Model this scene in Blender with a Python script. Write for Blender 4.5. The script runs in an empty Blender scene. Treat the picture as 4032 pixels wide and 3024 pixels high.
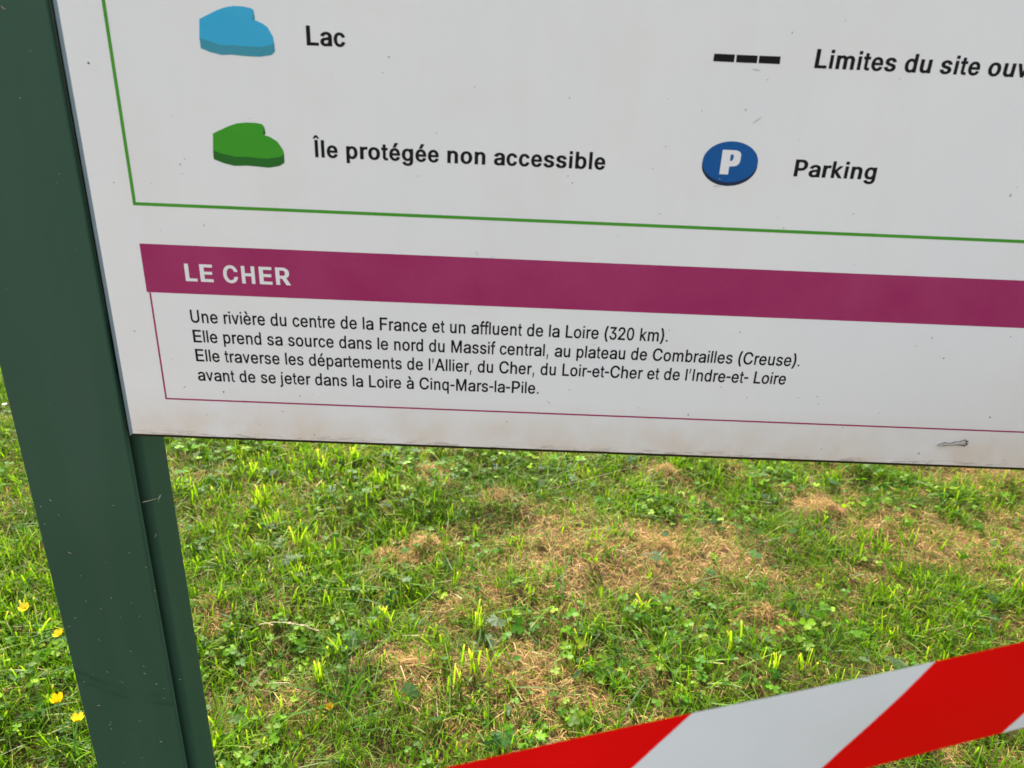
import bpy, bmesh, math, json
import numpy as np
from mathutils import Matrix, Vector
from mathutils.geometry import delaunay_2d_cdt

# ------------------------------------------------------------ camera, world, sun, exposure
sc = bpy.context.scene
col = sc.collection
R_ = math.radians
CAM_H = 1.10
cd = bpy.data.cameras.new("camera")
cam = bpy.data.objects.new("camera", cd)
col.objects.link(cam)
right = Vector((0.99911701, 0.0031034, 0.04189961))
up = Vector((-0.03971489, 0.39516195, 0.91775256))
fwd = Vector((0.01370898, 0.91860623, -0.39493628))
mm = Matrix((right, up, -fwd)).transposed().to_4x4()
mm.translation = (0, 0, CAM_H)
cam.matrix_world = mm
cd.sensor_width = 36.0
cd.lens = 36.0 * 2971 / 4032
cd.clip_start = 0.02
cd.clip_end = 600
cd.dof.use_dof = True
cd.dof.focus_distance = 0.95
cd.dof.aperture_fstop = 8.5
sc.camera = cam

SUN_EL, SUN_AZ = 43.0, -14.0          # degrees; azimuth from +Y (behind the board) towards +X
w = bpy.data.worlds.new("World")
sc.world = w
w.use_nodes = True
nt = w.node_tree
bg = nt.nodes["Background"]
sky = nt.nodes.new("ShaderNodeTexSky")
sky.sky_type = 'NISHITA'
sky.sun_disc = False
sky.sun_elevation = R_(SUN_EL)
sky.sun_rotation = R_(SUN_AZ)
sky.air_density = 1.0
sky.dust_density = 3.0
sky.ozone_density = 1.0
# unseen bright cloud added to fill the board's face and leave post sides darker
tc = nt.nodes.new("ShaderNodeTexCoord")
cn = nt.nodes.new("ShaderNodeTexNoise")
cn.inputs["Scale"].default_value = 2.2
cn.inputs["Detail"].default_value = 6
ad = nt.nodes.new("ShaderNodeMath")
ad.operation = 'MULTIPLY_ADD'
ad.inputs[1].default_value = -.42
cr = nt.nodes.new("ShaderNodeMapRange")
cr.interpolation_type = 'SMOOTHSTEP'
cr.inputs[1].default_value = .36
cr.inputs[2].default_value = .72
cr.inputs[3].default_value = .0
cr.inputs[4].default_value = 1.0
cmx = nt.nodes.new("ShaderNodeMix")
cmx.data_type = 'RGBA'
cmx.inputs[7].default_value = (4.12, 4.40, 4.68, 1)
nt.links.new(tc.outputs["Generated"], cn.inputs["Vector"])
dt = nt.nodes.new("ShaderNodeVectorMath")
dt.operation = 'DOT_PRODUCT'
dt.inputs[1].default_value = (.50, .866, 0)
nt.links.new(tc.outputs["Generated"], dt.inputs[0])
nt.links.new(dt.outputs["Value"], ad.inputs[0])
nt.links.new(cn.outputs["Fac"], ad.inputs[2])
nt.links.new(ad.outputs[0], cr.inputs[0])
nt.links.new(cr.outputs[0], cmx.inputs[0])
nt.links.new(sky.outputs[0], cmx.inputs[6])
nt.links.new(cmx.outputs[2], bg.inputs[0])
bg.inputs[1].default_value = 0.15
sl = bpy.data.lights.new("sun", 'SUN')
sl.energy = 5.0
sl.angle = R_(1.0)
sl.color = (1.0, 0.91, 0.74)
sun = bpy.data.objects.new("sun", sl)
col.objects.link(sun)
sd = Vector((math.sin(R_(SUN_AZ)) * math.cos(R_(SUN_EL)), math.cos(R_(SUN_AZ)) * math.cos(R_(SUN_EL)), math.sin(R_(SUN_EL))))
sun.rotation_euler = sd.to_track_quat('Z', 'Y').to_euler()
sun.location = (2, 4, 6)
sc.view_settings.view_transform = 'Standard'
sc.view_settings.look = 'None'
sc.view_settings.exposure = 1.10
sc.view_settings.gamma = 1.0
sc.view_settings.use_curve_mapping = False

# ------------------------------------------------------------ helpers
rng = np.random.default_rng(7)


def tag(o, label=None, cat=None, group=None, kind=None):
    for k, v in (("label", label), ("category", cat), ("group", group), ("kind", kind)):
        if v:
            o[k] = v
    return o


def link(name, me, mat=None, parent=None):
    o = bpy.data.objects.new(name, me)
    col.objects.link(o)
    if mat is not None:
        for m in (mat if isinstance(mat, (list, tuple)) else [mat]):
            me.materials.append(m)
    if parent is not None:
        o.parent = parent
    return o


def empty(name, loc=(0, 0, 0)):
    o = bpy.data.objects.new(name, None)
    o.empty_display_size = 0.05
    o.location = loc
    col.objects.link(o)
    return o


def mesh_np(name, V, F, C=None, smooth=False):
    """V (n,3); F (m,k) all faces with k corners; C (n,3) albedo attribute"""
    me = bpy.data.meshes.new(name)
    V = np.asarray(V, np.float32)
    F = np.asarray(F, np.int32)
    k = F.shape[1]
    me.vertices.add(len(V))
    me.vertices.foreach_set("co", V.ravel())
    me.loops.add(F.size)
    me.loops.foreach_set("vertex_index", F.ravel())
    me.polygons.add(len(F))
    me.polygons.foreach_set("loop_start", np.arange(0, F.size, k, dtype=np.int32))
    me.update(calc_edges=True)
    me.validate()
    if C is not None:
        a = me.attributes.new("tint", 'FLOAT_COLOR', 'POINT')
        cc = np.ones((len(V), 4), np.float32)
        cc[:, :3] = C
        a.data.foreach_set("color", cc.ravel())
    me.polygons.foreach_set("use_smooth", np.full(len(F), smooth))
    return me


def from_bm(name, bm, mat, parent=None, smooth=False):
    me = bpy.data.meshes.new(name)
    bm.normal_update()
    bm.to_mesh(me)
    bm.free()
    if smooth:
        me.polygons.foreach_set("use_smooth", np.full(len(me.polygons), True))
    return link(name, me, mat, parent)


def add_box(bm, x0, x1, y0, y1, z0, z1, bev=0.0, seg=2):
    r = bmesh.ops.create_cube(bm, size=1.0)
    vs = r["verts"]
    for v in vs:
        v.co = Vector((x0 + (v.co.x + .5) * (x1 - x0), y0 + (v.co.y + .5) * (y1 - y0), z0 + (v.co.z + .5) * (z1 - z0)))
    if bev > 0:
        es = list({e for v in vs for e in v.link_edges})
        bmesh.ops.bevel(bm, geom=es, offset=bev, segments=seg, affect='EDGES', profile=0.5)


def tube(bm, pts, rad, n=6, mi=0):
    pts = [Vector(p) for p in pts]
    rad = rad if hasattr(rad, '__len__') else [rad] * len(pts)
    rings = []
    for i, p in enumerate(pts):
        t = (pts[min(i + 1, len(pts) - 1)] - pts[max(i - 1, 0)]).normalized()
        a = t.orthogonal().normalized() if i == 0 else (a - t * a.dot(t)).normalized()
        b = t.cross(a)
        rings.append([bm.verts.new(p + (a * math.cos(2 * math.pi * k / n) + b * math.sin(2 * math.pi * k / n)) * rad[i]) for k in range(n)])
    for A, B in zip(rings, rings[1:]):
        for k in range(n):
            f = bm.faces.new((A[k], A[(k + 1) % n], B[(k + 1) % n], B[k]))
            f.material_index = mi
    for Rg in (rings[0][::-1], rings[-1]):
        bm.faces.new(Rg).material_index = mi


# value noise for layout and relief (numpy)
def _h(ix, iy, s):
    n = (ix * 374761393 + iy * 668265263 + s * 1442695041) & 0x7fffffff
    n = ((n ^ (n >> 13)) * 1274126177) & 0x7fffffff
    return ((n ^ (n >> 16)) & 0xffff) / 65535.0


def vnoise(x, y, f, s=0):
    x = np.asarray(x) * f + 1000.0
    y = np.asarray(y) * f + 1000.0
    ix = np.floor(x).astype(np.int64)
    iy = np.floor(y).astype(np.int64)
    fx = x - ix
    fy = y - iy
    fx = fx * fx * (3 - 2 * fx)
    fy = fy * fy * (3 - 2 * fy)
    a = _h(ix, iy, s) * (1 - fx) + _h(ix + 1, iy, s) * fx
    b = _h(ix, iy + 1, s) * (1 - fx) + _h(ix + 1, iy + 1, s) * fx
    return a * (1 - fy) + b * fy


# ------------------------------------------------------------ materials
class N:
    def __init__(self, name):
        self.m = bpy.data.materials.new(name)
        self.m.use_nodes = True
        self.t = self.m.node_tree
        self.b = self.t.nodes["Principled BSDF"]
        self.out = self.t.nodes["Material Output"]

    def n(self, kind, **kw):
        q = self.t.nodes.new("ShaderNode" + kind)
        for k, v in kw.items():
            if k.startswith("i_"):
                q.inputs[int(k[2:]) if k[2:].isdigit() else k[2:]].default_value = v
            else:
                setattr(q, k, v)
        return q

    def l(self, a, b):
        self.t.links.new(a, b)

    def coord(self, scale=(1, 1, 1)):
        c = self.n("TexCoord")
        mp = self.n("Mapping")
        mp.inputs["Scale"].default_value = scale
        self.l(c.outputs["Object"], mp.inputs["Vector"])
        return mp.outputs[0]

    def noise(self, vec, scale, detail=4, rough=.55):
        q = self.n("TexNoise")
        q.inputs["Scale"].default_value = scale
        q.inputs["Detail"].default_value = detail
        q.inputs["Roughness"].default_value = rough
        self.l(vec, q.inputs["Vector"])
        return q.outputs["Fac"]

    def ramp(self, fac, stops):
        q = self.n("ValToRGB")
        e = q.color_ramp.elements
        while len(e) < len(stops):
            e.new(0.5)
        for el, (p, c) in zip(e, stops):
            el.position = p
            el.color = (*c, 1) if len(c) == 3 else c
        self.l(fac, q.inputs[0])
        return q.outputs[0]

    def mix(self, fac, a, b, mode='MIX'):
        q = self.n("Mix", data_type='RGBA', blend_type=mode)
        for s, v in ((q.inputs[0], fac), (q.inputs[6], a), (q.inputs[7], b)):
            if hasattr(v, "node"):
                self.l(v, s)
            elif isinstance(v, (int, float)):
                s.default_value = v
            else:
                s.default_value = (*v, 1)
        return q.outputs[2]

    def math(self, op, a, b=0.0, clamp=False):
        q = self.n("Math", operation=op, use_clamp=clamp)
        for s, v in ((q.inputs[0], a), (q.inputs[1], b)):
            if hasattr(v, "node"):
                self.l(v, s)
            else:
                s.default_value = v
        return q.outputs[0]

    def bump(self, h, strength, dist):
        q = self.n("Bump")
        q.inputs["Strength"].default_value = strength
        q.inputs["Distance"].default_value = dist
        self.l(h, q.inputs["Height"])
        self.l(q.outputs[0], self.b.inputs["Normal"])

    def base(self, c):
        if hasattr(c, "node"):
            self.l(c, self.b.inputs["Base Color"])
        else:
            self.b.inputs["Base Color"].default_value = (*c, 1)


G1 = (1, 1, 1)
G0 = (0, 0, 0)


def mat_panel():
    q = N("white_sign_panel")
    v = q.coord()
    # faint unevenness of the print, warm and cool
    big = q.noise(v, 6, 3)
    c = q.mix(big, (.785, .786, .776), (.718, .727, .750))
    run = q.ramp(q.noise(q.coord((34, 34, 2.4)), 1.0, 5, .6), [(.48, G0), (.78, G1)])
    c = q.mix(q.math('MULTIPLY', run, .16), c, (.64, .63, .60))
    blo = q.noise(v, 17, 5)
    c = q.mix(q.math('MULTIPLY', q.ramp(blo, [(.5, G0), (.72, G1)]), .22), c, (.72, .665, .64))
    # splash-back dirt band along the lower edge
    sep = q.n("SeparateXYZ")
    q.l(v, sep.inputs[0])
    band = q.n("MapRange", i_1=.745, i_2=.800, i_3=1.0, i_4=0.0)
    q.l(sep.outputs[2], band.inputs[0])
    cloud = q.ramp(q.noise(v, 24, 6, .6), [(.30, G0), (.72, G1)])
    d = q.math('MULTIPLY', q.math('MULTIPLY', band.outputs[0], cloud), .8)
    c = q.mix(d, c, (.62, .48, .33))
    edge = q.n("MapRange", i_1=.7465, i_2=.7535, i_3=1.0, i_4=0.0)
    q.l(sep.outputs[2], edge.inputs[0])
    vs = q.coord((60, 60, 420))
    grit = q.ramp(q.noise(vs, 1.0, 5, .7), [(.50, G0), (.60, G1)])
    c = q.mix(q.math('MULTIPLY', q.math('MULTIPLY', edge.outputs[0], grit), .6), c, (.12, .085, .055))
    # fine specks
    vo = q.n("TexVoronoi", i_Scale=95.0)
    vo.inputs["Randomness"].default_value = 1
    q.l(v, vo.inputs["Vector"])
    th = q.math('MULTIPLY', q.ramp(q.noise(v, 40, 2), [(.55, G0), (.75, G1)]), .075)
    sp = q.math('LESS_THAN', vo.outputs["Distance"], th)
    c = q.mix(q.math('MULTIPLY', sp, .5), c, (.22, .20, .18))
    fib = q.noise(q.coord((900, 900, 2600)), 1.0, 3)
    c = q.mix(q.math('MULTIPLY', fib, .10), c, (.62, .62, .63))
    q.base(c)
    q.b.inputs["Roughness"].default_value = .42
    q.b.inputs["Specular IOR Level"].default_value = .2
    q.bump(q.noise(v, 700, 4), .10, .0004)
    return q.m


def mat_ink(name, c1, c2, rough=.45, gr=.35):
    q = N(name)
    v = q.coord()
    c = q.mix(q.ramp(q.noise(v, 14, 4), [(.35, G0), (.7, G1)]), c1, c2)
    fib = q.noise(q.coord((700, 700, 2400)), 1.0, 4, .65)
    c = q.mix(q.math('MULTIPLY', q.ramp(fib, [(.42, G0), (.75, G1)]), gr), c, tuple(min(1, x * 1.5 + .03) for x in c2))
    q.base(c)
    q.b.inputs["Roughness"].default_value = rough
    q.b.inputs["Specular IOR Level"].default_value = .12
    q.bump(fib, .12, .0004)
    return q.m


def mat_green_paint():
    q = N("green_painted_metal")
    v = q.coord()
    c = q.mix(q.noise(v, 5, 4), (.021, .067, .040), (.029, .081, .050))
    fine = q.noise(q.coord((1100, 1100, 1100)), 1.0, 3, .7)
    c = q.mix(q.math('MULTIPLY', fine, .35), c, (.055, .105, .080))
    # streaky wash marks and dust
    st = q.ramp(q.noise(q.coord((30, 30, 3.2)), 1.0, 5), [(.45, G0), (.8, G1)])
    c = q.mix(q.math('MULTIPLY', st, .2), c, (.075, .115, .088))
    vo = q.n("TexVoronoi", i_Scale=120.0)
    q.l(v, vo.inputs["Vector"])
    th = q.math('MULTIPLY', q.ramp(q.noise(v, 30, 2), [(.5, G0), (.75, G1)]), .07)
    sp = q.math('LESS_THAN', vo.outputs["Distance"], th)
    c = q.mix(q.math('MULTIPLY', sp, .55), c, (.30, .34, .30))
    # two slanting damp smears wiped across the front of the left post
    se = q.n("SeparateXYZ")
    q.l(v, se.inputs[0])
    u = q.math('ADD', se.outputs[0], .42)
    z0 = q.math('ADD', q.math('ADD', q.math('MULTIPLY', q.math('MULTIPLY', u, u), 3.3), q.math('MULTIPLY', u, -.31)), .4105)
    dz = q.math('SUBTRACT', se.outputs[2], z0)
    wob = q.math('MULTIPLY', q.math('SUBTRACT', q.noise(v, 45, 3), .5), .006)
    for off, wdt in ((0, .0075), (-.0125, .0060)):
        m_ = q.n("MapRange", i_1=0.0, i_2=wdt, i_3=1.0, i_4=0.0, interpolation_type='SMOOTHSTEP')
        q.l(q.math('ABSOLUTE', q.math('ADD', q.math('SUBTRACT', dz, off), wob)), m_.inputs[0])
        mk = q.math('MULTIPLY', q.math('MULTIPLY', m_.outputs[0], q.math('LESS_THAN', se.outputs[1], .6628)), q.ramp(q.noise(v, 38, 4), [(.35, G0), (.62, G1)]))
        c = q.mix(q.math('MULTIPLY', mk, .65), c, (.012, .046, .032))
    q.base(c)
    q.b.inputs["Roughness"].default_value = .55
    q.b.inputs["Specular IOR Level"].default_value = .22
    q.bump(q.noise(q.coord((800, 800, 800)), 1.0, 4), .18, .0005)
    return q.m


def mat_plain(name, c, rough=.5, spec=.4, vary=.25, scale=60):
    q = N(name)
    v = q.coord()
    q.base(q.mix(q.noise(v, scale, 4), tuple(x * (1 - vary) for x in c), tuple(min(1, x * (1 + vary)) for x in c)))
    q.b.inputs["Roughness"].default_value = rough
    q.b.inputs["Specular IOR Level"].default_value = spec
    return q.m


def mat_leaf(name, trans=.4, rough=.45, gain=1.0, spec=.35):
    """thin plant matter: tint attribute, light comes through it"""
    q = N(name)
    a = q.n("Attribute", attribute_name="tint")
    base = a.outputs["Color"]
    q.l(base, q.b.inputs["Base Color"])
    q.b.inputs["Roughness"].default_value = rough
    q.b.inputs["Specular IOR Level"].default_value = spec
    tr = q.n("BsdfTranslucent")
    g = q.n("Mix", data_type='RGBA', blend_type='MULTIPLY')
    g.inputs[0].default_value = 1.0
    q.l(base, g.inputs[6])
    g.inputs[7].default_value = (1.30 * gain, 1.3 * gain, .4 * gain, 1)
    q.l(g.outputs[2], tr.inputs[0])
    ms = q.n("MixShader")
    ms.inputs[0].default_value = trans
    q.l(q.b.outputs[0], ms.inputs[1])
    q.l(tr.outputs[0], ms.inputs[2])
    q.l(ms.outputs[0], q.out.inputs[0])
    return q.m


M_panel = mat_panel()
M_green = mat_green_paint()
M_edge = mat_plain("sky_tinted_panel_edge", (.17, .24, .28), .4, .5, .15)  # slate tone: sky reflection on the chamfer put into the base colour
M_under = mat_plain("panel_underside_shade", (.035, .03, .02), .7, .2, .4)  # shade of the downward-facing lower chamfer, painted as a dark colour
I_black = mat_ink("black_print", (.007, .006, .008), (.011, .010, .012), .55, .06)
I_white = mat_plain("white_print", (.74, .74, .75), .45, .35, .03)
I_maroon = mat_ink("maroon_print", (.290, .021, .100), (.335, .037, .125), .45, .30)
I_frame = mat_ink("green_print", (.055, .27, .022), (.07, .30, .03), .45, .15)
I_lake = mat_ink("lake_blue_print", (.036, .36, .60), (.05, .39, .62), .45, .25)
I_lake_s = mat_ink("lake_side_print", (.04, .25, .34), (.06, .28, .37), .45, .35)
I_isle = mat_ink("island_green_print", (.040, .28, .018), (.05, .30, .022), .45, .25)
I_isle_s = mat_ink("island_side_print", (.016, .115, .014), (.022, .135, .02), .45, .35)
I_blue = mat_ink("parking_blue_print", (.005, .078, .27), (.008, .090, .30), .45, .35)
I_navy = mat_ink("parking_rim_print", (.012, .022, .055), (.02, .03, .07), .45, .3)
M_straw = mat_plain("dry_straw", (.52, .44, .28), .7, .2, .3, 300)
M_dirt = mat_plain("dark_specks", (.09, .08, .07), .8, .2, .5, 400)
M_smudge = mat_plain("grey_smudges", (.42, .41, .39), .7, .2, .2, 200)

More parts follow.
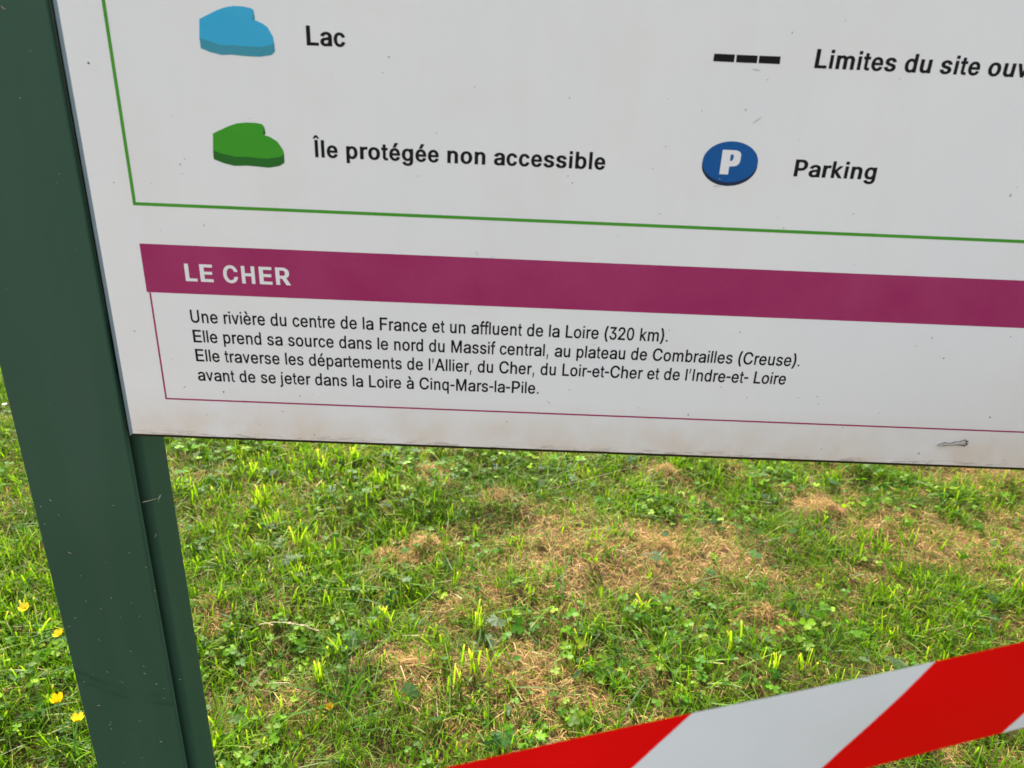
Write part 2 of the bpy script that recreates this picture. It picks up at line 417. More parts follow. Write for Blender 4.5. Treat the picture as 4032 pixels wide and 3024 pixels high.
# ------------------------------------------------------------ data: letter outlines and small marks
GLYPHS = '''{"r":{" ":[278,[]],"(":[333,[[60,291,62,345,67,401,76,459,83,493,91,527,99,561,109,594,119,626,139,678,160,725,188,775,313,775,277,702,257,651,239,598,223,544,210,491,199,439,191,387,187,338,185,291,187,249,191,207,197,164,207,121,219,75,235,28,245,-1,257,-31,270,-63,284,-95,313,-151,188,-151,160,-101,139,-58,121,-15,105,29,91,73,80,117,71,160,65,204,61,248]]],")":[333,[[20,-151,49,-94,64,-61,77,-30,89,1,99,30,115,78,127,123,136,167,143,209,146,250,148,291,146,338,142,387,134,439,123,491,110,544,95,598,77,651,56,702,20,775,145,775,173,725,195,678,214,626,224,594,234,561,243,527,250,493,257,458,266,401,271,345,273,291,272,247,268,203,262,159,253,115,241,71,228,27,212,-16,193,-59,173,-101,145,-151]]],",":[278,[[83,-184,110,116,190,116,142,-184]]],"-":[333,[[302,360,302,249,31,249,31,360]]],".":[278,[[88,0,194,0,194,104,88,104]]],"0":[556,[[275,-25,228,-20,185,-5,147,21,115,57,88,101,67,154,58,190,50,228,45,269,42,312,41,358,42,404,45,447,51,488,58,526,68,562,89,614,115,659,148,695,185,721,228,737,275,742,321,737,364,721,402,695,434,659,461,614,481,562,491,526,499,488,504,447,507,404,508,358,507,312,504,269,499,228,491,190,482,154,461,101,435,57,402,21,364,-5,322,-20],[275,86,299,89,320,99,339,116,356,139,371,170,383,207,391,251,397,301,398,358,397,415,391,465,383,509,371,547,356,577,339,601,320,618,299,628,275,631,250,628,229,618,210,601,193,577,178,547,167,509,158,465,152,415,151,358,152,301,158,251,167,207,178,170,193,139,210,116,229,99,250,89]]],"2":[556,[[30,-16,30,73,262,333,326,408,340,428,352,448,361,466,367,484,371,503,372,523,370,545,366,564,358,581,348,596,335,608,320,618,303,625,284,630,263,631,240,630,221,624,204,616,189,605,177,591,167,575,159,556,155,534,152,494,31,494,36,553,46,594,62,631,85,663,113,691,146,713,183,729,222,739,264,742,307,739,346,729,382,713,413,692,440,666,463,635,479,601,489,564,492,525,490,496,486,469,477,442,465,414,449,385,428,354,335,242,188,79,188,96,503,96,503,-16]]],"3":[556,[[276,-25,237,-23,200,-15,165,-1,133,18,105,42,81,71,62,105,50,143,42,201,158,201,164,166,170,148,179,132,190,119,203,107,219,98,236,91,256,87,277,86,300,88,320,92,339,100,355,111,369,124,380,140,388,158,393,179,395,204,393,227,388,248,381,268,370,286,356,302,338,315,316,325,288,331,255,333,183,333,183,427,344,637,344,621,77,621,77,732,484,732,484,643,255,367,250,422,313,424,356,418,395,403,428,381,456,354,479,322,496,285,506,246,509,204,506,161,495,121,478,84,456,52,428,25,396,3,359,-13,319,-22]]],"A":[667,[[-1,-16,267,732,397,732,667,-16,531,-16,379,421,347,519,296,689,367,689,315,518,285,421,136,-16],[135,184,135,296,531,296,531,184]]],"C":[722,[[378,-25,341,-24,305,-18,271,-8,239,5,208,22,180,42,154,66,131,92,110,122,92,155,77,191,65,229,57,270,52,312,50,358,52,403,57,446,65,487,77,525,92,561,110,594,131,623,154,650,180,674,208,694,239,711,271,725,305,734,341,740,378,742,414,740,449,734,483,725,515,712,545,696,572,676,598,653,620,626,639,597,655,565,667,530,681,475,553,475,543,509,536,529,526,547,515,563,502,578,488,590,472,601,455,610,437,617,418,622,398,625,378,626,340,623,306,612,275,595,247,572,223,542,203,505,188,463,179,413,175,358,179,302,188,253,203,210,223,174,247,144,275,121,307,104,341,94,378,90,398,91,418,94,437,99,455,107,472,115,488,126,502,139,515,153,526,170,536,188,543,208,553,242,681,242,668,186,656,152,640,120,620,90,598,64,573,41,545,21,515,5,483,-8,449,-18,414,-24]]],"E":[667,[[79,-16,79,732,615,732,615,620,226,620,226,418,588,418,588,306,226,306,226,96,619,96,619,-16]]],"F":[611,[[82,-16,82,732,567,732,567,620,217,620,217,408,534,408,534,296,217,296,217,-16]]],"I":[278,[[84,0,198,0,198,716,84,716]]],"L":[556,[[73,-16,73,732,200,732,200,96,521,96,521,-16]]],"M":[833,[[74,-16,74,732,222,732,387,269,400,229,415,177,431,123,451,53,382,53,403,121,419,175,434,228,447,269,610,732,758,732,758,-16,640,-16,640,410,640,460,641,520,642,582,644,659,695,659,668,571,648,506,629,448,614,404,464,-16,368,-16,216,404,201,447,183,503,163,569,133,659,186,659,188,586,189,524,190,463,190,410,190,-16]]],"P":[667,[[77,-16,77,732,351,732,406,729,456,718,500,700,537,676,568,647,591,612,608,574,618,533,621,489,618,446,608,405,591,366,568,332,537,302,500,278,456,260,406,249,351,246,148,246,148,357,346,357,379,359,407,365,429,374,447,387,461,402,472,420,480,441,485,464,486,489,485,515,480,538,472,558,461,576,447,591,429,604,406,613,379,619,345,621,212,621,212,-16]]],"U":[722,[[361,-27,308,-23,258,-12,214,8,174,34,141,66,114,104,95,147,83,194,79,243,79,732,203,732,203,252,205,220,211,193,222,167,236,144,254,125,276,110,301,98,329,91,361,88,394,91,422,98,447,110,468,125,486,144,500,167,510,192,517,220,519,252,519,732,643,732,643,243,639,194,627,147,608,104,581,66,548,34,509,8,464,-12,415,-23]]],"a":[556,[[242,-28,206,-25,172,-19,140,-7,110,8,85,28,64,52,48,80,39,112,36,147,38,177,45,204,57,227,73,246,92,262,114,276,138,286,162,295,189,301,266,314,346,323,363,326,375,329,383,332,385,335,386,339,387,347,387,348,386,367,383,383,377,396,370,407,360,416,348,424,333,430,315,433,294,434,272,433,252,430,236,424,221,416,208,408,197,398,189,388,182,377,168,354,43,386,68,432,88,459,112,482,139,500,167,514,198,526,229,534,260,539,292,540,360,532,386,525,411,515,435,503,457,487,477,466,494,442,507,413,515,380,517,342,517,-16,389,-16,389,55,414,55,390,23,372,9,353,-3,330,-13,304,-21,275,-26],[258,77,285,79,309,84,330,93,347,105,362,119,373,134,381,151,386,169,387,188,387,234,392,233,349,224,303,218,269,213,213,201,199,195,187,188,178,179,172,170,168,158,166,142,168,129,171,117,177,107,184,99,194,91,207,85,222,81,239,78]]],"b":[556,[[304,-27,274,-25,247,-19,224,-9,205,4,189,18,175,33,155,65,176,65,176,-16,65,-16,65,734,178,734,178,449,156,449,175,480,188,494,204,508,223,520,246,532,273,538,303,540,344,536,382,523,417,503,448,476,474,443,495,404,510,359,519,310,522,257,519,203,510,153,495,108,474,69,449,36,418,9,383,-11,345,-23],[292,79,316,81,337,89,355,101,370,118,383,139,394,164,402,192,406,224,408,258,406,291,402,321,394,349,384,374,371,394,355,411,337,423,316,430,292,433,268,431,247,423,229,412,214,396,201,376,190,352,183,324,178,292,176,258,178,222,183,190,191,162,201,137,214,117,230,100,248,89,268,81]]],"c":[500,[[270,-27,226,-23,186,-11,149,9,116,36,89,70,67,109,51,153,41,202,38,255,41,308,51,358,67,402,89,442,116,475,149,502,186,522,226,536,270,540,294,539,318,535,340,528,362,519,382,509,401,496,419,482,435,465,449,446,461,426,471,404,484,366,378,338,358,384,337,410,308,427,270,433,245,430,223,422,205,409,189,392,175,371,165,346,157,317,153,287,151,255,153,223,157,193,165,165,175,140,189,119,204,102,223,89,245,81,270,78,308,85,337,102,359,129,380,177,486,150,473,111,463,88,451,68,436,49,421,32,403,17,384,4,363,-7,341,-16,318,-22,295,-26]]],"d":[556,[[251,-27,211,-23,173,-11,138,9,107,36,82,69,61,108,46,153,37,203,34,257,37,310,46,360,61,404,82,443,108,476,138,503,173,523,211,536,252,540,282,538,308,532,331,520,350,508,366,494,379,480,398,449,376,449,376,734,488,734,488,-16,379,-16,379,65,399,65,379,33,365,18,349,4,330,-9,308,-19,281,-25],[263,79,286,81,307,89,324,100,340,117,353,137,363,162,371,190,376,222,377,258,376,292,371,324,364,352,353,376,340,396,325,412,307,423,287,431,263,433,239,430,218,423,200,411,184,394,171,374,161,349,153,321,149,291,147,258,149,224,154,192,161,164,172,139,185,118,200,101,218,89,239,81]]],"e":[556,[[288,-27,239,-23,194,-11,154,9,119,36,90,69,67,109,50,153,40,201,37,254,40,307,50,355,66,400,89,440,117,474,151,501,190,522,233,536,279,540,308,538,337,533,365,523,392,511,418,494,441,474,463,450,481,421,496,388,506,351,513,310,515,264,515,215,90,215,90,315,483,307,398,250,395,306,390,334,382,359,372,381,359,399,343,414,325,425,304,431,279,433,254,431,232,424,213,413,196,398,182,380,171,360,163,337,158,312,156,286,156,242,158,207,164,177,173,151,185,129,201,111,219,97,239,86,263,80,289,78,306,79,322,82,336,86,349,92,360,100,370,110,379,121,386,134,399,161,513,134,496,91,481,66,463,43,441,23,415,6,387,-8,357,-19,323,-25]]],"f":[278,[[289,532,289,429,9,429,9,532],[92,-16,92,597,94,631,100,663,111,690,125,714,142,733,162,748,183,758,205,765,227,767,269,762,309,747,283,632,255,642,235,645,220,643,209,637,202,628,197,616,194,599,192,575,192,-16]]],"h":[556,[[174,308,174,-16,51,-16,51,734,174,734,174,375,109,375,139,441,164,477,195,505,229,524,267,536,308,540,345,537,379,529,410,514,438,496,461,472,480,443,494,409,502,370,504,327,504,-16,381,-16,381,319,378,354,369,381,355,403,337,419,313,429,284,432,264,430,245,426,228,418,212,407,200,394,189,377,181,357,176,334]]],"i":[222,[[55,0,168,0,168,519,55,519],[55,612,168,612,168,716,55,716]]],"j":[222,[[30,532,139,532,139,-43,137,-75,132,-106,123,-134,109,-158,92,-179,71,-195,46,-207,19,-213,-11,-216,-46,-216,-46,-106,-15,-106,1,-104,12,-99,19,-90,24,-79,28,-62,30,-40],[55,612,168,612,168,716,55,716]]],"k":[500,[[137,161,135,303,158,303,356,532,483,530,249,256,241,256],[66,-16,66,734,175,734,175,-16],[366,-16,175,254,252,334,497,-16]]],"l":[222,[[55,0,168,0,168,716,55,716]]],"m":[833,[[66,-16,66,532,183,532,183,386,131,386,148,433,160,458,176,480,194,498,213,513,235,526,257,535,281,541,305,543,344,538,379,523,408,501,431,473,448,440,464,385,401,385,417,430,430,455,446,476,465,495,486,511,510,524,536,535,563,541,591,543,623,540,652,532,680,519,706,502,727,480,745,454,759,422,766,387,769,347,769,-16,650,-16,650,344,647,375,639,397,626,413,609,425,589,431,567,434,549,432,533,428,519,421,506,412,496,401,488,387,482,372,478,355,477,335,477,-16,358,-16,358,352,355,376,348,395,336,411,320,424,301,431,278,434,263,433,247,428,233,422,220,412,208,400,199,385,191,368,187,347,185,323,185,-16]]],"n":[556,[[180,308,180,-16,66,-16,66,532,177,532,178,375,119,375,148,441,171,477,199,505,231,524,267,536,305,540,339,537,370,529,399,514,425,496,447,472,464,443,477,409,485,370,487,327,487,-16,373,-16,373,319,370,354,362,381,349,403,331,419,310,429,283,432,264,430,246,426,230,418,216,407,204,394,194,377,186,357,182,334]]],"o":[556,[[276,-27,230,-23,187,-11,149,9,115,36,86,70,63,109,46,153,36,202,33,255,36,308,46,358,63,402,86,442,115,475,149,502,187,522,230,536,276,540,322,536,365,522,404,502,438,475,466,442,489,402,506,358,516,308,519,255,516,202,506,153,489,109,466,70,438,36,404,9,365,-11,322,-23],[276,78,303,81,326,89,345,102,362,119,376,140,387,165,395,193,400,223,401,255,400,287,395,317,387,345,376,371,362,392,345,409,326,422,303,430,276,433,249,430,226,422,207,409,190,392,177,371,166,346,158,317,153,287,151,255,153,223,158,193,166,165,177,140,190,119,207,102,226,89,249,81]]],"p":[556,[[65,-216,65,532,175,532,175,449,155,449,174,480,188,494,204,508,223,520,246,532,272,538,303,540,344,536,382,523,417,503,447,476,473,443,494,404,509,359,518,310,521,257,518,203,509,153,494,108,474,69,448,36,417,9,382,-11,344,-23,303,-27,273,-25,247,-19,224,-9,205,4,189,18,175,33,155,65,177,65,177,-216],[291,79,315,81,336,89,354,101,370,118,383,139,393,164,401,192,406,224,407,258,406,291,401,321,393,349,383,374,370,394,355,411,337,423,316,430,291,433,267,431,247,423,229,412,214,396,201,376,190,352,182,324,178,292,176,258,178,222,183,190,190,162,201,137,214,117,230,100,248,89,268,81]]],"q":[556,[[488,-216,376,-216,376,65,398,65,379,33,366,18,350,4,331,-9,308,-19,282,-25,252,-27,211,-23,173,-11,139,9,108,36,82,69,62,108,47,153,38,203,35,257,38,310,47,360,62,404,83,443,108,476,139,503,174,523,212,536,252,540,282,538,309,532,331,520,350,508,366,494,380,480,399,449,379,449,379,532,488,532],[263,79,287,81,307,89,325,100,340,117,353,137,364,162,371,190,376,222,378,258,376,292,371,324,364,352,354,376,341,396,325,412,308,423,287,431,263,433,239,430,218,423,200,411,185,394,172,374,162,349,154,321,150,291,148,258,150,224,154,192,162,164,172,139,186,118,201,101,219,89,240,81]]],"r":[333,[[65,-16,65,532,177,532,177,451,152,451,159,469,177,492,200,512,227,528,256,538,286,541,308,540,344,538,344,420,306,426,279,427,260,426,243,421,227,414,213,404,202,392,192,377,185,361,181,343,180,321,180,-16]]],"s":[500,[[247,-27,211,-25,178,-20,148,-10,120,4,95,21,74,42,56,66,43,94,30,140,143,162,157,126,168,108,181,95,199,85,220,79,246,77,275,79,298,86,317,97,331,111,338,125,340,140,339,153,335,164,328,173,317,182,302,190,281,196,198,216,155,230,118,249,88,272,67,301,54,334,49,372,53,404,62,433,77,459,98,483,122,502,151,517,183,530,217,538,253,540,288,538,320,532,349,520,374,507,396,490,415,471,431,448,443,424,459,383,348,359,335,388,326,403,314,417,299,428,279,434,254,437,229,435,208,428,191,418,178,406,172,392,170,376,171,363,175,352,183,342,195,333,214,325,238,318,314,299,358,285,394,267,424,244,445,215,458,182,462,145,459,113,449,83,434,55,413,31,387,11,357,-5,323,-18,286,-25]]],"t":[278,[[256,532,256,429,17,429,17,532],[79,675,174,675,174,133,175,115,178,102,181,94,185,88,193,84,206,83,219,84,251,90,269,-10,230,-19,203,-21,168,-17,137,-4,112,18,93,48,82,84,79,125]]],"u":[556,[[245,-23,211,-20,180,-12,151,1,125,20,103,44,86,73,73,107,65,146,63,188,63,532,177,532,177,197,180,162,188,134,202,112,219,96,241,87,268,83,287,85,304,90,320,98,334,108,346,122,356,139,364,159,368,181,370,208,370,532,484,532,484,-16,372,-16,372,140,431,140,402,74,379,38,350,10,318,-8,283,-19]]],"v":[500,[[199,-16,13,532,131,532,231,216,257,122,286,13,214,13,243,122,268,215,369,532,486,532,300,-16]]],"à":[556,[[242,-28,206,-25,172,-19,140,-7,110,8,85,28,64,52,48,80,39,112,36,147,38,177,45,204,57,227,73,246,92,262,114,276,138,286,162,295,189,301,266,314,346,323,363,326,375,329,383,332,385,335,386,339,387,347,387,348,386,367,383,383,377,396,370,407,360,416,348,424,333,430,315,433,294,434,272,433,252,430,236,424,221,416,208,408,197,398,189,388,182,377,168,354,43,386,68,432,88,459,112,482,139,500,167,514,198,526,229,534,260,539,292,540,360,532,386,525,411,515,435,503,457,487,477,466,494,442,507,413,515,380,517,342,517,-16,389,-16,389,55,414,55,390,23,372,9,353,-3,330,-13,304,-21,275,-26],[258,77,285,79,309,84,330,93,347,105,362,119,373,134,381,151,386,169,387,188,387,234,392,233,349,224,303,218,269,213,213,201,199,195,187,188,178,179,172,170,168,158,166,142,168,129,171,117,177,107,184,99,194,91,207,85,222,81,239,78],[239,575,122,766,267,766,356,575]]],"è":[556,[[288,-27,239,-23,194,-11,154,9,119,36,90,69,67,109,50,153,40,201,37,254,40,307,50,355,66,400,89,440,117,474,151,501,190,522,233,536,279,540,308,538,337,533,365,523,392,511,418,494,441,474,463,450,481,421,496,388,506,351,513,310,515,264,515,215,90,215,90,315,483,307,398,250,395,306,390,334,382,359,372,381,359,399,343,414,325,425,304,431,279,433,254,431,232,424,213,413,196,398,182,380,171,360,163,337,158,312,156,286,156,242,158,207,164,177,173,151,185,129,201,111,219,97,239,86,263,80,289,78,306,79,322,82,336,86,349,92,360,100,370,110,379,121,386,134,399,161,513,134,496,91,481,66,463,43,441,23,415,6,387,-8,357,-19,323,-25],[236,575,129,766,261,766,342,575]]],"é":[556,[[288,-27,239,-23,194,-11,154,9,119,36,90,69,67,109,50,153,40,201,37,254,40,307,50,355,66,400,89,440,117,474,151,501,190,522,233,536,279,540,308,538,337,533,365,523,392,511,418,494,441,474,463,450,481,421,496,388,506,351,513,310,515,264,515,215,90,215,90,315,483,307,398,250,395,306,390,334,382,359,372,381,359,399,343,414,325,425,304,431,279,433,254,431,232,424,213,413,196,398,182,380,171,360,163,337,158,312,156,286,156,242,158,207,164,177,173,151,185,129,201,111,219,97,239,86,263,80,289,78,306,79,322,82,336,86,349,92,360,100,370,110,379,121,386,134,399,161,513,134,496,91,481,66,463,43,441,23,415,6,387,-8,357,-19,323,-25],[212,575,293,766,424,766,318,575]]],"’":[222,[[62,432,89,732,166,732,120,432]]]},"b":{" ":[278,[]],"C":[722,[[372,-11,336,-9,301,-4,267,5,235,18,204,35,176,54,150,77,127,103,107,132,89,163,74,198,63,235,54,273,50,314,48,358,50,401,54,442,63,481,74,518,89,552,107,584,127,613,150,639,176,662,204,681,235,698,267,711,301,720,336,725,372,727,408,725,442,720,476,711,508,699,538,683,565,663,590,641,613,616,632,587,648,556,660,523,678,461,523,461,510,498,504,516,496,532,487,547,476,560,464,571,451,581,437,589,422,595,406,600,389,602,373,603,340,600,312,591,285,575,262,554,242,527,225,494,212,455,204,409,201,358,204,306,212,261,225,222,242,189,262,162,286,141,312,125,341,116,373,113,389,114,406,117,422,121,437,128,452,136,465,145,476,157,487,170,496,184,504,201,510,219,523,256,678,256,660,194,648,161,632,129,613,101,591,76,566,53,538,34,508,18,476,5,443,-4,408,-9]]],"E":[667,[[73,-2,73,718,623,718,623,598,254,598,254,422,598,422,598,302,254,302,254,118,627,118,627,-2]]],"H":[722,[[73,-2,73,718,227,718,227,426,494,426,494,718,648,718,648,-2,494,-2,494,306,227,306,227,-2]]],"L":[611,[[76,-2,76,718,248,718,248,118,583,118,583,-2]]],"P":[667,[[73,-2,73,718,351,718,405,715,456,705,500,687,538,664,570,635,594,601,611,564,621,524,624,482,621,440,611,400,594,362,570,329,538,300,500,276,456,258,405,248,351,245,140,245,140,365,345,365,374,366,397,372,415,380,428,391,439,404,447,420,454,439,457,459,459,482,457,505,454,525,447,544,439,559,429,572,415,583,397,591,374,596,344,598,238,598,238,-2]]],"R":[722,[[73,-2,73,718,371,718,429,715,482,705,530,689,571,667,605,639,631,606,649,570,660,530,663,488,660,446,649,406,631,370,604,338,570,310,529,289,482,273,429,264,371,261,126,261,126,381,365,381,397,383,422,388,442,395,456,404,467,416,475,430,481,447,485,466,487,488,485,510,481,530,475,547,466,562,455,574,441,584,421,592,396,597,364,598,250,598,250,-2],[515,-2,295,347,492,347,715,-2]]],"a":[556,[[251,-13,214,-11,179,-4,146,6,115,21,88,40,66,64,49,91,39,122,36,155,39,184,46,210,59,233,76,252,97,268,120,281,144,291,169,299,196,305,270,317,346,325,361,328,371,330,373,333,371,334,369,336,369,341,369,342,368,358,365,371,362,382,357,391,351,399,342,405,331,410,317,413,300,414,281,413,265,410,252,405,240,399,230,391,222,383,215,374,210,365,191,338,35,372,69,423,90,449,115,471,143,488,172,502,203,512,234,519,266,523,299,525,366,517,393,511,418,502,443,490,467,475,488,455,506,432,520,404,528,372,530,336,530,-2,371,-2,371,64,423,64,405,36,385,22,365,11,341,1,314,-7,283,-11],[265,98,289,99,308,104,324,112,338,122,349,134,358,147,364,162,368,177,369,194,369,224,399,228,355,220,311,214,279,210,228,199,218,194,210,187,204,181,201,173,199,164,198,151,199,140,201,131,204,123,208,116,215,110,224,105,236,101,250,98]]],"b":[611,[[330,-12,296,-11,266,-5,240,5,218,17,199,31,183,45,168,72,216,72,216,-2,66,-2,66,704,218,704,218,442,168,442,183,468,198,482,217,495,238,507,265,517,295,523,329,525,374,521,417,509,456,491,491,465,520,434,542,396,559,354,569,307,572,257,569,206,559,159,543,117,520,79,491,48,457,22,418,3,375,-9],[317,99,339,102,356,108,371,119,384,133,396,152,406,174,413,199,417,227,419,258,417,288,413,315,406,340,396,362,385,380,372,394,357,404,339,411,317,413,296,411,278,405,264,395,250,381,239,363,230,342,223,317,218,289,216,258,218,226,223,197,230,172,240,150,251,132,264,118,279,108,297,102]]],"c":[556,[[290,-12,244,-9,200,3,160,22,125,48,95,79,72,117,54,159,44,205,41,255,44,306,54,352,72,395,95,432,125,464,160,490,200,509,244,520,290,525,316,523,342,520,366,514,389,506,411,496,432,484,451,470,468,455,484,437,497,417,507,396,528,353,389,324,364,371,347,393,323,408,290,413,268,411,251,404,236,393,222,377,211,359,202,337,195,311,190,284,189,255,190,227,195,200,202,175,211,153,222,134,235,119,251,108,268,101,290,99,323,105,347,120,365,143,390,191,529,163,509,119,499,98,485,78,470,60,453,43,434,29,413,16,390,6,367,-2,342,-8,317,-11]]],"d":[611,[[284,-12,239,-9,196,3,157,22,123,48,94,79,72,117,55,159,45,206,42,257,45,307,55,354,72,396,95,434,123,465,158,491,197,509,240,521,285,525,318,523,349,517,375,507,397,495,415,482,431,468,445,442,396,442,396,704,547,704,547,-2,398,-2,398,72,446,72,430,45,414,30,396,17,374,5,348,-5,318,-11],[297,99,317,102,334,108,349,118,363,132,374,150,384,172,391,197,395,226,397,258,395,289,391,317,384,342,374,363,363,381,350,395,335,405,318,411,297,413,275,411,257,404,242,394,229,380,217,362,208,340,201,315,196,288,195,258,196,227,201,199,208,174,218,152,229,133,243,119,258,108,275,102]]],"e":[556,[[288,-12,239,-9,194,3,153,22,117,48,88,79,64,117,47,159,37,205,34,254,37,304,47,350,63,393,86,431,115,463,150,489,190,509,233,520,280,525,309,523,338,518,367,510,395,498,421,483,445,463,467,440,485,413,500,381,511,346,518,307,520,264,520,211,84,211,84,318,499,307,377,240,372,301,368,326,361,349,353,368,342,384,330,397,317,406,300,411,280,413,260,411,242,406,227,396,214,383,203,367,193,349,187,329,182,307,181,284,181,243,183,212,187,185,195,162,205,143,217,127,231,115,248,106,267,100,289,98,303,99,316,102,328,106,338,111,346,118,354,126,360,135,366,146,383,177,524,148,500,101,485,76,466,54,443,35,417,18,388,5,357,-5,324,-11]]],"g":[611,[[298,-197,260,-195,225,-190,192,-182,163,-170,137,-156,114,-139,95,-121,78,-101,47,-62,172,-5,215,-51,223,-59,233,-67,245,-74,259,-80,276,-83,297,-84,328,-82,352,-73,371,-60,383,-43,391,-19,395,13,395,84,443,84,428,58,412,44,393,31,371,20,345,11,315,6,282,4,238,8,197,18,158,35,123,58,94,88,71,123,53,164,43,210,40,260,43,310,53,356,70,397,93,434,122,465,157,491,196,509,238,521,283,525,317,523,347,517,374,507,395,495,414,482,430,468,445,442,397,442,397,518,546,518,546,7,542,-36,531,-75,511,-109,485,-137,454,-160,418,-176,380,-188,340,-195],[295,115,317,117,335,122,350,131,362,144,373,160,383,180,390,203,394,231,396,262,394,292,390,319,383,343,373,364,362,381,349,395,334,405,316,411,295,413,273,411,256,404,240,394,227,380,215,362,206,341,199,317,194,291,193,262,194,232,199,205,206,182,215,162,227,145,240,132,255,123,273,117]]],"i":[278,[[67,0,214,0,214,519,67,519],[67,585,214,585,214,716,67,716]]],"k":[556,[[140,157,136,307,170,307,374,518,540,515,279,249,270,249],[65,-2,65,704,212,704,212,-2],[383,-2,171,255,276,339,555,-2]]],"l":[278,[[67,0,214,0,214,716,67,716]]],"m":[889,[[61,-2,61,518,220,518,221,370,121,370,147,423,161,447,179,468,199,486,222,500,247,512,273,520,300,525,328,527,372,523,413,510,447,488,474,461,493,430,518,369,401,369,426,420,440,444,459,465,480,483,505,498,532,510,561,519,592,525,624,527,659,525,693,517,725,506,754,489,780,468,800,443,815,412,824,378,827,341,827,-2,665,-2,665,337,663,365,657,383,648,396,634,406,618,412,599,414,583,413,570,409,558,403,548,395,540,386,534,374,529,361,526,347,525,329,525,-2,363,-2,363,345,361,366,356,382,347,395,334,405,319,412,300,414,287,413,274,409,262,403,251,395,242,385,234,372,228,358,224,340,223,318,223,-2]]],"n":[611,[[223,304,223,-2,65,-2,65,518,220,518,221,360,112,360,153,431,180,466,213,492,251,510,292,521,336,525,375,522,411,514,445,501,475,483,500,460,521,432,536,400,544,363,547,322,547,-2,389,-2,389,314,386,345,379,369,368,388,354,401,337,409,312,412,295,411,280,407,266,400,254,391,244,379,235,365,229,348,224,328]]],"o":[611,[[305,-13,255,-9,209,3,166,22,129,48,98,79,73,117,54,159,44,205,40,255,44,306,54,352,73,395,98,432,129,464,166,490,209,509,255,520,305,525,355,520,402,509,445,490,483,464,514,432,539,395,557,352,568,306,571,255,568,205,557,159,539,117,514,80,482,48,445,22,402,3,355,-9],[305,99,329,101,349,108,365,119,379,134,391,153,401,175,408,200,413,227,414,255,413,284,408,311,401,336,391,359,379,377,365,393,349,404,329,411,305,413,282,411,263,404,247,393,232,377,220,359,210,337,203,311,199,284,197,255,199,227,203,200,210,175,220,153,232,134,247,119,262,108,281,101]]],"p":[611,[[66,-187,66,518,216,518,216,442,168,442,183,468,198,482,217,495,238,507,265,517,295,523,329,525,374,521,417,509,456,491,491,465,520,434,542,396,559,354,569,307,572,257,569,206,559,159,543,117,520,79,491,48,457,22,418,3,375,-9,330,-12,296,-11,266,-5,240,5,218,17,199,30,184,45,168,72,218,72,218,-187],[317,99,339,102,356,108,371,119,384,133,396,152,406,174,413,199,417,227,419,258,417,288,413,315,406,340,396,362,385,380,372,394,357,404,339,411,317,413,296,411,278,405,264,395,250,381,239,363,230,342,223,317,218,289,216,258,218,226,223,197,230,172,240,150,251,132,264,118,279,108,297,102]]],"r":[389,[[66,-2,66,518,227,518,227,444,168,444,171,457,193,480,222,499,254,513,290,522,326,525,351,525,409,523,409,400,347,406,319,408,301,406,285,403,271,396,259,388,249,377,241,365,235,351,231,335,230,317,230,-2]]],"s":[556,[[272,-12,233,-11,197,-5,163,4,131,17,103,33,78,53,58,77,43,104,23,154,177,178,196,139,205,124,215,113,229,105,248,99,271,98,298,100,319,106,335,115,345,126,349,137,350,149,349,159,347,167,344,175,336,182,323,188,303,194,217,213,170,226,128,243,94,266,68,294,53,327,48,364,51,394,62,423,80,449,104,471,132,490,165,505,201,515,239,522,279,525,318,523,353,517,386,507,415,494,441,478,463,459,480,438,494,415,518,369,367,344,347,375,339,388,330,400,319,409,303,414,280,416,257,414,239,409,225,400,216,390,213,380,211,368,212,357,214,349,219,341,228,334,244,327,268,320,347,303,395,290,436,272,471,250,496,222,511,189,516,153,512,122,501,93,483,66,458,43,429,24,394,8,356,-3,316,-10]]],"t":[333,[[305,518,305,410,14,410,14,518],[81,650,216,650,216,143,217,127,219,116,220,111,220,107,224,104,234,103,247,105,296,111,322,5,263,-5,231,-7,190,-3,153,9,122,31,98,60,85,95,81,135]]],"u":[611,[[277,-9,238,-6,202,2,168,14,138,32,112,55,92,84,77,116,69,153,66,193,66,518,223,518,223,202,226,170,233,147,244,128,258,115,276,107,301,104,318,105,333,109,347,116,359,125,369,137,377,151,384,168,388,188,390,212,390,518,547,518,547,-2,392,-2,392,156,500,156,458,85,432,49,398,23,360,6,320,-5]]],"v":[556,[[215,-2,11,518,168,518,276,221,302,135,338,24,219,24,255,135,281,221,388,518,545,518,341,-2]]],"Î":[278,[[67,0,215,0,215,716,67,716],[-8,765,88,905,194,905,290,765,190,765,141,832,92,765]]],"é":[556,[[288,-12,239,-9,194,3,153,22,117,48,88,79,64,117,47,159,37,205,34,254,37,304,47,350,63,393,86,431,115,463,150,489,190,509,233,520,280,525,309,523,338,518,367,510,395,498,421,483,445,463,467,440,485,413,500,381,511,346,518,307,520,264,520,211,84,211,84,318,499,307,377,240,372,301,368,326,361,349,353,368,342,384,330,397,317,406,300,411,280,413,260,411,242,406,227,396,214,383,203,367,193,349,187,329,182,307,181,284,181,243,183,212,187,185,195,162,205,143,217,127,231,115,248,106,267,100,289,98,303,99,316,102,328,106,338,111,346,118,354,126,360,135,366,146,383,177,524,148,500,101,485,76,466,54,443,35,417,18,388,5,357,-5,324,-11],[189,540,282,733,445,733,326,540]]]}}'''
